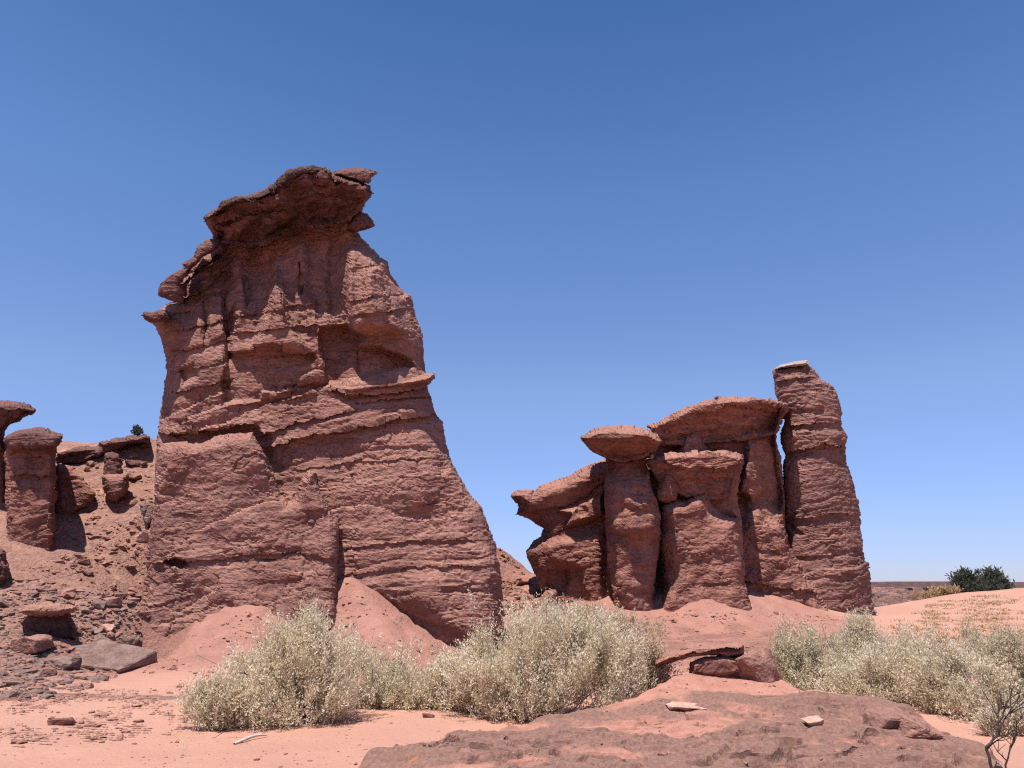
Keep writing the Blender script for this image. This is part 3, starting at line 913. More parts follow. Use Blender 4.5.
rock_mesh('body', [(659, 650), (661, 605), (664, 585), (661, 562), (658, 548), (657, 506), (664, 500), (676, 497), (684, 499), (692, 494), (700, 491.5), (712, 497), (717, 507), (725, 513), (738, 516), (743, 518), (744, 545), (746, 580), (750, 596), (757, 613), (762, 650)],
          28.2, 1.45, 1.8, M_ROCK2, m2, w=18, s=1.2, seed=63, strata=0.03, amp=1.3, relief=[r_noise(0.05, 0.05, 0.18, 4), lambda x, y: 0.5 * sstep(560, 640, y)])
rock_mesh('neck', [(652, 520), (644, 492), (644, 470), (740, 470), (738, 500), (742, 520)], 29.0, 0.9, 1.2, M_ROCK2, m2, w=12, s=1.5, seed=64, amp=0.8)
rock_mesh('cap_rock', [(644.5, 461), (655, 456), (670, 453), (700, 451), (725, 449.5), (738, 452), (744, 456), (746, 463), (742, 472), (736, 484), (733, 496), (716, 501), (690, 500), (672, 492), (660, 486), (652, 474)],
          28.2, 1.65, 1.8, M_CAP2, m2, w=6, s=1.0, seed=65, strata=0.08, amp=0.9, nscale=1.3, block=1.3,
          relief=[r_slant([(646, 462), (665, 461), (685, 466), (705, 465), (725, 467), (745, 464)], 34, 0.95), r_under([(646, 463), (665, 461), (685, 469), (705, 467), (725, 470), (745, 464)], 0.2, 14, 0.06, 5), r_under([(668, 480), (700, 479), (738, 480)], 0.12, 9)])
rock_mesh('knob', [(657, 500), (658, 487), (663, 474), (667, 472), (672, 475), (678, 487), (677, 499), (668, 503)], 27.3, 0.5, 1.3, M_ROCK2, m2, w=8, s=0.8, seed=66, amp=0.5, strata=0.02)

bt = empty('rock_butte', base_pt(730, 600, 31), 'massive flat topped red butte behind the mushroom rocks with undercut layered cap', 'rock formation')
rock_mesh('body', [(672, 660), (667, 580), (657, 562), (646, 545), (640, 480), (640, 446), (660, 436), (700, 425), (776, 430), (776, 438), (777.5, 447), (780, 459), (781, 472), (784.5, 491), (785, 500), (784, 511), (784.5, 522), (788, 538), (796, 557), (808, 575), (822, 592), (832, 610), (836, 660)],
          31.0, 1.2, 3.0, M_ROCK2, bt, w=18, s=1.25, seed=71, strata=0.05, amp=1.0,
          relief=[r_under([(735, 494), (755, 499), (786, 506)], 0.12, 8), lambda x, y: 1.1 * sstep(496, 530, y + 5 * np.sin(x * 0.16)) - 0.35, r_poly([(684, 432), (692, 430), (700, 432), (710, 456), (676, 458)], 1.1, 5),
                  r_poly([(746, 438), (756, 442), (762, 480), (768, 490), (752, 502), (736, 492), (742, 470)], 0.85, 6), r_noise(0.05, 0.06, 0.2, 14), r_under([(744, 580), (775, 586), (822, 594)], 0.2, 14), lambda x, y: -0.8 * sstep(745, 778, x) * sstep(530, 500, y)])
rock_mesh('cap_rock', [(648, 426), (657, 422.5), (671, 415), (687, 408), (702, 402.5), (713, 399), (721, 397.5), (740, 397), (759, 397.7), (773, 401), (786, 403.5), (786.5, 409), (781, 421), (777, 434), (740, 442), (700, 446), (660, 446), (654, 436)],
          30.8, 2.3, 3.0, M_CAP2, bt, w=5, s=1.05, seed=72, strata=0.13, amp=1.0, nscale=1.3, block=1.5,
          relief=[r_under([(660, 427), (690, 419), (715, 408), (735, 406), (786, 410)], 0.20, 10, 0.06, 4), r_slant([(655, 424), (690, 413), (715, 404), (735, 402), (786, 406)], 36, 1.3), lambda x, y: -1.3 * sstep(735, 782, x)])
cr = rock_mesh('skyline_stone', [(715, 400), (714.5, 397.5), (717, 396), (720.5, 396.5), (720.5, 400)], 30.5, 0.15, 0.15, M_CAP, None, w=2, s=0.5, seed=73, amp=0.1, strata=0.0, origin=P(717.5, 400, 30.5))
tag(cr, 'tiny dark stone perched on the top edge of the flat topped butte', 'stone')

pl = empty('rock_pillar', base_pt(825, 615, 33), 'tall leaning rock pillar with white crusted top at the right end of the rock group', 'rock pillar')
rock_mesh('shaft', [(790, 660), (790, 600), (787, 560), (784, 500), (783, 470), (784.5, 456), (780.5, 447), (780.5, 434), (784, 420), (778, 404), (775.5, 397), (774, 388), (772.5, 381), (771, 370), (779, 366), (793, 362), (808, 361), (811, 366),
                    (815, 370), (819.7, 377), (834, 387.5), (838, 398), (841.5, 412), (843, 425), (848, 437.5), (847, 453), (849, 466), (852.5, 477), (857, 501), (860, 525), (865, 550), (869, 570), (875, 612), (880, 660)],
          31.9, 1.4, 2.0, M_PILLAR, pl, w=34, s=1.2, seed=81, strata=0.075, amp=0.9,
          relief=[r_under([(772, 383), (790, 381), (800, 378), (820, 376)], 0.10, 5, 0.08, 5), r_under([(778, 428), (810, 424), (845, 421)], 0.16, 6, 0.10, 6), r_under([(780, 452), (800, 450), (825, 445), (850, 449)], 0.30, 9, 0.14, 10),
                  r_under([(784, 521), (830, 515), (862, 514)], 0.14, 8, 0.04, 6), r_under([(790, 556), (830, 556), (866, 545)], 0.10, 8), r_poly([(785, 520), (795, 528), (805, 535), (798, 536), (786, 528)], -0.2, 3)])
rock_mesh('white_crust', [(771.5, 370), (779, 365), (793, 361), (807, 359.8), (810.5, 364.5), (803, 367), (790, 368)], 31.7, 0.9, 0.9, M_CRUST, pl, w=5, s=0.8, seed=82, amp=0.3, strata=0.02)

# ------------------------------------------------------------------ foreground ledge
led_pts = np.array([P(*a) for a in ((356, 775, 6.9), (400, 748, 7.9), (440, 738, 8.2), (495, 725, 8.5), (560, 714, 8.8), (620, 703, 9.2), (660, 684, 9.8), (700, 672, 10.4), (745, 668, 10.7), (790, 688, 10.1), (830, 694, 9.8), (865, 706, 9.3),
                                    (905, 710, 9.0), (938, 726, 8.5), (985, 745, 7.8), (992, 775, 6.9), (1010, 830, 5.6), (900, 900, 4.4), (650, 900, 4.2), (400, 860, 4.9), (330, 820, 5.5))])
led_in = np.array([P(*a) for a in ((450, 760, 6.9), (550, 740, 7.6), (650, 725, 8.1), (700, 705, 8.9), (780, 715, 8.5), (850, 730, 8.0), (930, 755, 7.2), (700, 760, 6.8), (600, 770, 6.4), (850, 768, 6.6))])
lc = np.concatenate([led_pts, led_in])
lw = tps_fit(lc, 0.01)
ax_x, ax_y = np.arange(-2.2, 5.6, 0.019), np.arange(3.4, 11.4, 0.022)
LX, LY = np.meshgrid(ax_x, ax_y)
LZ = tps_eval(lc, lw, LX, LY)
plan = led_pts[:, :2]
wob = 0.09 * fbm(np.stack([LX.ravel() * 1.3, LY.ravel() * 1.3, np.zeros(LX.size)], -1), 4, 21).reshape(LX.shape)
d, _, _ = poly_near(LX, LY, plan)
sd = np.where(inside_poly(LX, LY, plan), d, -d) + wob
q3 = np.stack([LX.ravel(), LY.ravel(), np.zeros(LX.size)], -1)
n1 = fbm(q3 * np.array([0.42, 1.25, 1]), 4, 23, 0.45).reshape(LX.shape)
n2 = fbm(q3 * 4.0, 4, 25).reshape(LX.shape)
n3 = fbm(q3 * 17.0, 2, 27).reshape(LX.shape)
lay = n1 * 0.30 + 0.010 * n2
step = 0.085
k = np.floor(lay / step)
fr = lay / step - k
terr = step * (k + sstep(0.86, 0.98, fr))                     # thin flaking layers
front = sstep(9.6, 8.4, LY - 0.1 * LX)
h = LZ + front * (terr * 0.30 + lay * 0.35) + (1 - front) * lay * 0.4 + 0.016 * n2 + 0.006 * n3
wq = q3 + 0.10 * np.stack([fbm(q3 * 1.6, 3, 61), fbm(q3 * 1.6 + 9, 3, 62), 0 * q3[:, 0]], -1)
c1, c2, cid = worley(wq * np.array([1.3, 3.2, 1]), 33)
d1, d2, did = worley(wq * np.array([3.6, 8.0, 1]), 35)
pm = front * sstep(-0.15, 0.2, fbm(q3 * np.array([0.7, 1.0, 1]) + 3, 2, 36).reshape(LX.shape))
h = h + pm * (0.045 * (cid - 0.5) + 0.012 * (did - 0.5) - 0.025 * np.exp(-((c2 - c1) / 0.05) ** 2)).reshape(LX.shape)
crk = fbm(q3 * np.array([0.9, 3.0, 1]) + 4, 3, 29, 0.5).reshape(LX.shape)
crm = sstep(-0.05, 0.25, fbm(q3 * np.array([0.8, 1.2, 1]), 2, 30).reshape(LX.shape))
h = h - front * crm * (0.10 * np.exp(-(crk / 0.026) ** 2) + 0.05 * sstep(0.0, 0.02, crk) * sstep(0.30, 0.05, crk))
h = h - 0.9 * sstep(0.0, -0.40, sd) ** 1.3
LYs = LY.copy()
H0 = h.copy()


def on_led_raw(px, py):
    Ys_ = np.linspace(4.5, 11.2, 900)
    pts_ = P(px, py, Ys_)
    i_ = np.clip(((pts_[:, 0] - ax_x[0]) / 0.019).astype(int), 0, len(ax_x) - 1)
    j_ = np.clip(((pts_[:, 1] - ax_y[0]) / 0.022).astype(int), 0, len(ax_y) - 1)
    k_ = int(np.argmax(pts_[:, 2] <= H0[j_, i_]))
    return pts_[k_]



# flakes that lift and overhang towards the front
for ln_, up_ in (([(404, 752), (425, 744), (447, 741), (470, 747), (486, 744)], 0.05), ([(455, 768), (480, 758), (505, 757)], 0.045), ([(520, 748), (545, 742), (566, 745), (590, 741)], 0.035), ([(560, 765), (590, 757), (622, 760), (650, 755)], 0.04),
                 ([(628, 728), (655, 724), (684, 722)], 0.03), ([(712, 764), (730, 757), (752, 758), (770, 762), (790, 756)], 0.055), ([(732, 738), (740, 731), (758, 733), (778, 738)], 0.04), ([(772, 752), (786, 747), (800, 744)], 0.05),
                 ([(830, 766), (842, 754), (856, 748), (870, 752), (884, 757)], 0.06), ([(846, 740), (868, 736), (890, 739)], 0.045), ([(896, 752), (915, 747), (940, 751)], 0.055), ([(880, 768), (905, 760), (935, 764)], 0.05), ([(800, 727), (825, 731), (846, 727)], 0.025)):
    pl_ = np.array([on_led_raw(a_, b_) for a_, b_ in ln_])
    dd, nx_, ny_ = poly_near(LX, LY, pl_[:, :2], closed=False)
    yl = np.interp(LX, pl_[:, 0], pl_[:, 1]) + 0.02 * fbm(q3 * 3.0, 3, 91).reshape(LX.shape)
    tl_ = np.clip((LX - pl_[0, 0]) / (pl_[-1, 0] - pl_[0, 0]), 0, 1)
    inx = np.sin(np.pi * tl_) ** 0.8 * (0.65 + 0.6 * fbm(q3 * 4.0 + up_ * 40, 2, 93).reshape(LX.shape)) * 0.62
    s_ = LY - yl
    h = h + inx * up_ * np.where(s_ > 0, sstep(0, 0.03, s_) * np.exp(-np.maximum(s_, 0) / 0.30), -0.7 * np.exp(np.minimum(s_, 0) / 0.06))
    LYs = LYs - inx * up_ * 2.0 * np.exp(-((s_ - 0.045) / 0.03) ** 2)
Lv = np.stack([LX, LYs, h], -1).reshape(-1, 3)
keep = (sd > -0.45)
cellk = keep[:-1, :-1] & keep[1:, 1:] & keep[:-1, 1:] & keep[1:, :-1]
fcs = grid_faces(*LX.shape)[cellk.ravel()]
usedv = np.unique(fcs)
remap = -np.ones(LX.size, int)
remap[usedv] = np.arange(len(usedv))
led = mesh_obj('rock_ledge', Lv[usedv], remap[fcs], M_LEDGE, None, origin=(2.0, 7.5, 0), smooth=False)
vattr(led, 'varnish', (front * (0.55 + 0.9 * n1 + 0.3 * n2)).ravel()[usedv])
vattr(led, 'rust', (sstep(0.6, -0.9, LX) * sstep(6.2, 7.2, LY)).ravel()[usedv])
tag(led, 'broad flat foreground ledge of flaking red rock with dark weathered patches', 'rock ledge')
LH = h


def on_led(px, py):
    Ys = np.linspace(4.5, 11.2, 900)
    pts = P(px, py, Ys)
    i = np.clip(((pts[:, 0] - ax_x[0]) / 0.019).astype(int), 0, len(ax_x) - 1)
    j = np.clip(((pts[:, 1] - ax_y[0]) / 0.022).astype(int), 0, len(ax_y) - 1)
    hit = pts[:, 2] <= LH[j, i]
    if not hit.any():
        return P(px, py, 10.0)
    k = int(np.argmax(hit))
    return np.array([pts[k, 0], pts[k, 1], LH[j[k], i[k]]])


# ------------------------------------------------------------------ stones: angular blocks from clipped, eroded hulls
def stone_bm(size, seed, flat=0.6, cuts=5):
    r = np.random.default_rng(seed)
    bm = bmesh.new()
    pts = r.uniform(-1, 1, (26, 3))
    pts = pts / np.maximum(np.abs(pts).max(1, keepdims=True), 0.3) * r.uniform(0.7, 1.0, (26, 1))
    for p in pts:
        bm.verts.new(Vector(p * np.array(size) * 0.5))
    res = bmesh.ops.convex_hull(bm, input=list(bm.verts))
    junk = [g for g in res['geom_interior'] + res['geom_unused'] if isinstance(g, bmesh.types.BMVert)]
    bmesh.ops.delete(bm, geom=list(set(junk)), context='VERTS')
    bmesh.ops.dissolve_limit(bm, angle_limit=math.radians(24), verts=list(bm.verts), edges=list(bm.edges))
    bmesh.ops.bevel(bm, geom=list(bm.edges), offset=min(size) * 0.05, segments=1, affect='EDGES')
    bmesh.ops.triangulate(bm, faces=list(bm.faces))
    bmesh.ops.subdivide_edges(bm, edges=list(bm.edges), cuts=cuts, use_grid_fill=True)
    return bm


def stone(name, pos, size, rot, mat, label, cat='stone', seed=0, sink=0.25, amp=0.03, parent=None, cuts=4, group=None):
    bm = stone_bm(size, seed, cuts=cuts)
    bm.normal_update()
    v = np.array([x.co[:] for x in bm.verts])
    nn = np.array([x.normal[:] for x in bm.verts])
    sc = max(size)
    v = v + nn * (amp * sc * fbm(v / sc * 5, 4, seed + 3))[:, None]
    for x, c in zip(bm.verts, v):
        x.co = Vector(c)
    me = bpy.data.meshes.new(name)
    bm.to_mesh(me)
    bm.free()
    me.polygons.foreach_set('use_smooth', np.full(len(me.polygons), False))
    me.materials.append(mat)
    o = bpy.data.objects.new(name, me)
    COL.objects.link(o)
    o.location = (float(pos[0]), float(pos[1]), float(pos[2] + size[2] * (0.5 - sink)))
    o.rotation_euler = rot
    tag(o, label, cat, group)
    return o


def at_ground(px, py):
    return on_ground(np.array([px]), np.array([py]))[0]


R = math.radians
p = on_led(764, 684)
stone('boulder', p + np.array([0, 0.25, 0]), (0.66, 0.6, 0.50), (R(8), R(-12), R(15)), M_STONE, 'angular reddish boulder at the back of the foreground ledge beside the right bushes', 'boulder', 5, 0.18)
lb = rock_mesh('low_boulder', [(688, 676), (690, 662), (704, 656), (725, 654.5), (741, 657), (748, 665), (747, 676), (725, 679), (700, 679)], 10.6, 0.38, 0.3, M_ROCK2, None, w=7, s=0.7, seed=96, amp=0.35, strata=0.03, nscale=2.5, origin=P(718, 676, 10.6))
tag(lb, 'low cracked boulder under the long thin slab at the back of the foreground ledge', 'boulder')
sl = rock_mesh('tilted_slab', [(654, 665), (656, 659), (668, 653), (690, 648), (715, 644.5), (738, 642), (744, 645), (744, 654), (735, 657), (715, 655), (692, 657), (670, 663), (659, 667)], 10.45, 0.25, 0.35, M_CAP2, None, w=5, s=0.7, seed=92, amp=0.22, strata=0.03, nscale=2.5, origin=P(700, 660, 10.45),
               relief=[r_under([(656, 664), (690, 652.5), (715, 649), (742, 647)], 0.12, 5, 0.03, 2)])
tag(sl, 'long thin tilted slab lying across the low boulder behind the foreground ledge', 'rock slab')
p = on_led(688, 707)
stone('flat_stone', p, (0.60, 0.36, 0.08), (R(4), R(1), R(6)), M_PALE, 'wide pale flat stone on the foreground ledge below the tilted slab', 'stone', 12, 0.62)
p = on_led(814, 723)
stone('flat_stone', p, (0.24, 0.18, 0.10), (R(6), R(-3), R(20)), M_PALE, 'small pale stone alone on the middle of the foreground ledge', 'stone', 13, 0.5)
p = on_led(888, 728)
stone('block', p + np.array([0, 0.1, 0]), (0.50, 0.42, 0.32), (R(4), R(-3), R(12)), M_PILLAR, 'squarish dark brown block on the right part of the foreground ledge', 'rock block', 15, 0.40)
p = on_led(922, 735)
stone('block', p + np.array([0.0, 0.1, 0]), (0.46, 0.42, 0.24), (R(2), R(12), R(-10)), M_STONE, 'smooth reddish wedge of rock right of the dark brown block on the foreground ledge', 'rock block', 17, 0.45)
# rubble of the left slope: big slabs
p = at_ground(98, 667)
stone('large_slab', p + np.array([0, 0.4, 0.05]), (2.1, 1.7, 0.42), (R(15), R(5), R(-8)), M_SLAB, 'large smooth grey slab tilted towards the viewer at the foot of the rubble slope', 'rock slab', 21, 0.30, amp=0.02, cuts=5)
p = at_ground(48, 640)
ohs = rock_mesh('overhanging_slab', [(17, 612), (24, 606), (40, 602), (60, 603), (77, 606), (74, 612), (58, 617), (42, 617), (28, 616)], 18.2, 0.9, 1.0, M_STONE, None, w=6, s=0.8, seed=94, amp=0.3, strata=0.03, nscale=1.6, origin=P(48, 615, 18.2))
tag(ohs, 'flat brown slab jutting out over a dark hollow on the rubble slope', 'rock slab')
hol = rock_mesh('slab_shadow_rock', [(26, 640), (20, 622), (30, 613), (70, 612), (78, 628), (76, 640)], 19.1, 0.3, 0.9, M_CAP, None, w=6, s=1.0, seed=95, amp=0.4, nscale=1.5, origin=P(48, 640, 19.1))  # shadow below the slab, put in as a dark-coloured rock
tag(hol, 'dark rock standing in for the shadow under the flat brown slab', 'rock')
for i, (px, py, sx, sy, sz, rz, lab, m) in enumerate((
        (32, 650, 0.9, 0.8, 0.45, 20, 'broken brown block below the dark hollow on the rubble slope', M_STONE),
        (62, 668, 0.9, 0.5, 0.35, -15, 'dark edged flake leaning against the left end of the large grey slab', M_SLAB),
        (47, 680, 0.34, 0.28, 0.26, 5, 'small dark cube of rock below the large grey slab', M_CAP),
        (82, 688, 0.45, 0.25, 0.14, -5, 'thin reddish flake on the sand below the large grey slab', M_STONE),
        (84, 680, 0.45, 0.35, 0.2, 40, 'small brown chunk between the large grey slab and the thin reddish flake', M_STONE),
        (128, 648, 0.7, 0.6, 0.3, -20, 'layered brown flake wedged against the foot of the tall tower', M_SLAB),
        (112, 606, 0.5, 0.4, 0.3, 30, 'brown rock on the rubble slope above the large grey slab', M_STONE),
        (107, 632, 0.35, 0.3, 0.2, 0, 'pale little rock right above the large grey slab', M_PALE),
        (142, 540, 0.5, 0.4, 0.35, 12, 'pale pink rock on the slope below the triangular slab', M_PALE),
        (132, 480, 0.7, 0.5, 0.3, -25, 'brown flake near the small hoodoo on the upper slope', M_STONE),
        (133, 465, 0.6, 0.5, 0.3, 15, 'dark flake on the upper slope under the skyline ledge', M_CAP),
        (120, 600, 0.4, 0.3, 0.2, 50, 'small rock chip beside the brown rock high on the rubble slope', M_STONE),
        (83, 565, 0.4, 0.35, 0.25, 22, 'round brown stone alone in the middle of the bare slope', M_STONE))):
    q = at_ground(px, py)
    if np.isfinite(q).all():
        stone('loose_rock', q, (sx, sy, sz), (R(6 - i), R(3 * (i % 4) - 4), R(rz)), m, lab, 'rock', 100 + i, 0.3, cuts=3)
stone('loose_rock', at_ground(62, 725), (0.30, 0.18, 0.10), (R(3), R(-4), R(4)), M_CAP, 'dark flat stone alone on the sandy wash at lower left', 'rock', 140, 0.2)
stone('loose_rock', at_ground(428, 718), (0.16, 0.09, 0.06), (0, R(5), R(10)), M_CAP, 'small dark stone on the sand in front of the bushes', 'rock', 141, 0.2)
stone('loose_rock', at_ground(137, 437), (1.1, 0.7, 0.45), (R(2), R(5), R(4)), M_PALE, 'pale pink flat rock on the skyline beside the green tuft', 'rock', 142, 0.3)


# ------------------------------------------------------------------ small stones as ground cover
def ico():
    bm = bmesh.new()
    bmesh.ops.create_icosphere(bm, subdivisions=1, radius=1.0)
    v = np.array([x.co[:] for x in bm.verts])
    f = np.array([[l.index for l in x.verts] for x in bm.faces])
    bm.free()
    return v, f


IV, IF = ico()


def scatter(name, pts, sizes, mat, seed, flat=0.55):
    r = np.random.default_rng(seed)
    n = len(pts)
    sc = sizes[:, None] * r.uniform(0.6, 1.3, (n, 3))
    sc[:, 2] *= flat
    a = r.uniform(0, 6.28, n)
    jit = 1 + 0.38 * r.normal(size=(n, len(IV), 1))
    V = IV[None] * np.clip(jit, 0.5, 1.5) * sc[:, None, :]
    x = V[..., 0] * np.cos(a)[:, None] - V[..., 1] * np.sin(a)[:, None]
    y = V[..., 0] * np.sin(a)[:, None] + V[..., 1] * np.cos(a)[:, None]
    V = np.stack([x, y, V[..., 2]], -1) + pts[:, None, :]
    Fc = (IF[None] + (np.arange(n) * len(IV))[:, None, None]).reshape(-1, 3)
    o = mesh_obj(name, V.reshape(-1, 3), Fc, mat, smooth=False)
    return o


def scatter_px(poly, n, seed, clump=0.0):
    r = np.random.default_rng(seed)
    poly = np.asarray(poly, float)
    lo, hi = poly.min(0), poly.max(0)
    out = []
    while sum(len(o) for o in out) < n:
        c = r.uniform(lo, hi, (n * 3, 2))
        c = c[inside_poly(c[:, 0], c[:, 1], poly)]
        if clump:
            nn = fbm(np.c_[c * np.array([0.035, 0.07]), np.full(len(c), seed * 1.7)], 3, seed)
            c = c[nn + r.uniform(-0.25, 0.25, len(c)) > clump]
        out.append(c)
    c = np.concatenate(out)[:n]
    g = on_ground(c[:, 0], c[:, 1])
    return g[np.isfinite(g).all(1)]


def lognorm(n, med, sig, seed, hi):
    return np.minimum(np.random.default_rng(seed).lognormal(math.log(med), sig, n), hi)


g = scatter_px([(-60, 600), (-60, 700), (70, 705), (100, 690), (140, 660), (146, 560), (152, 500), (152, 445), (100, 450), (62, 470), (62, 560), (20, 570)], 2900, 3, -0.02)
tag(scatter('rubble', g, lognorm(len(g), 0.030, 0.75, 4, 0.20), M_STONE, 5), kind='stuff')
g = scatter_px([(-60, 590), (-60, 700), (60, 700), (135, 665), (138, 600), (90, 590)], 2400, 8, 0.0)
tag(scatter('grey_rubble', g, lognorm(len(g), 0.028, 0.8, 6, 0.22), M_SLAB, 7), kind='stuff')
g = scatter_px([(-60, 690), (-60, 750), (60, 748), (180, 735), (200, 715), (170, 690), (100, 690)], 3600, 11, -0.02)
tag(scatter('gravel', g, lognorm(len(g), 0.010, 0.7, 12, 0.06), M_STONE, 13), kind='stuff')
g = scatter_px([(540, 640), (640, 615), (755, 612), (870, 618), (860, 650), (760, 690), (620, 700), (560, 680)], 1800, 15, -0.02)
tag(scatter('slope_pebbles', g, lognorm(len(g), 0.025, 0.6, 16, 0.10), M_STONE, 17), kind='stuff')
g = scatter_px([(498, 545), (541, 592), (560, 640), (500, 640)], 700, 18, -0.1)
tag(scatter('slope_rubble', g, lognorm(len(g), 0.07, 0.6, 19, 0.25), M_STONE, 20), kind='stuff')


g = scatter_px([(140, 665), (200, 632), (255, 610), (285, 640), (345, 580), (380, 602), (445, 655), (440, 690), (150, 695)], 1500, 41, -0.05)
tag(scatter('mound_debris', g, lognorm(len(g), 0.016, 0.7, 42, 0.09), M_STONE, 43), kind='stuff')
g = scatter_px([(-20, 768), (-20, 715), (180, 725), (430, 715), (470, 730), (380, 768)], 420, 47, -0.3)
tag(scatter('wash_pebbles', g, lognorm(len(g), 0.006, 0.7, 48, 0.03), M_STONE, 49), kind='stuff')
r = np.random.default_rng(44)
gxy = np.stack([r.uniform(-1.0, 4.6, 900), r.uniform(6.0, 10.4, 900)], -1)
gi = np.clip(((gxy[:, 0] - ax_x[0]) / 0.019).astype(int), 0, len(ax_x) - 1)
gj = np.clip(((gxy[:, 1] - ax_y[0]) / 0.022).astype(int), 0, len(ax_y) - 1)
ok = inside_poly(gxy[:, 0], gxy[:, 1], plan)
g = np.c_[gxy, LH[gj, gi]][ok]
tag(scatter('ledge_grit', g, lognorm(len(g), 0.009, 0.6, 45, 0.045), M_STONE, 46), kind='stuff')


# ------------------------------------------------------------------ bushes
def tubes(paths, sides=4):
    """paths: list of (points n x 3, radii n)"""
    V, Fc, off = [], [], 0
    for pts, rad in paths:
        pts = np.asarray(pts, float)
        n = len(pts)
        t = np.gradient(pts, axis=0)
        t /= np.linalg.norm(t, axis=1, keepdims=True) + 1e-9
        ref = np.array([0.31, 0.77, 0.2])
        u = np.cross(t, ref)
        u /= np.linalg.norm(u, axis=1, keepdims=True) + 1e-9
        v = np.cross(t, u)
        a = np.arange(sides) / sides * 2 * np.pi
        ring = pts[:, None] + np.asarray(rad)[:, None, None] * (u[:, None] * np.cos(a)[None, :, None] + v[:, None] * np.sin(a)[None, :, None])
        V.append(ring.reshape(-1, 3))
        for i in range(n - 1):
            for k in range(sides):
                a0, a1 = off + i * sides + k, off + i * sides + (k + 1) % sides
                Fc.append((a0, a1, a1 + sides, a0 + sides))
        off += n * sides
    return np.concatenate(V), np.array(Fc)


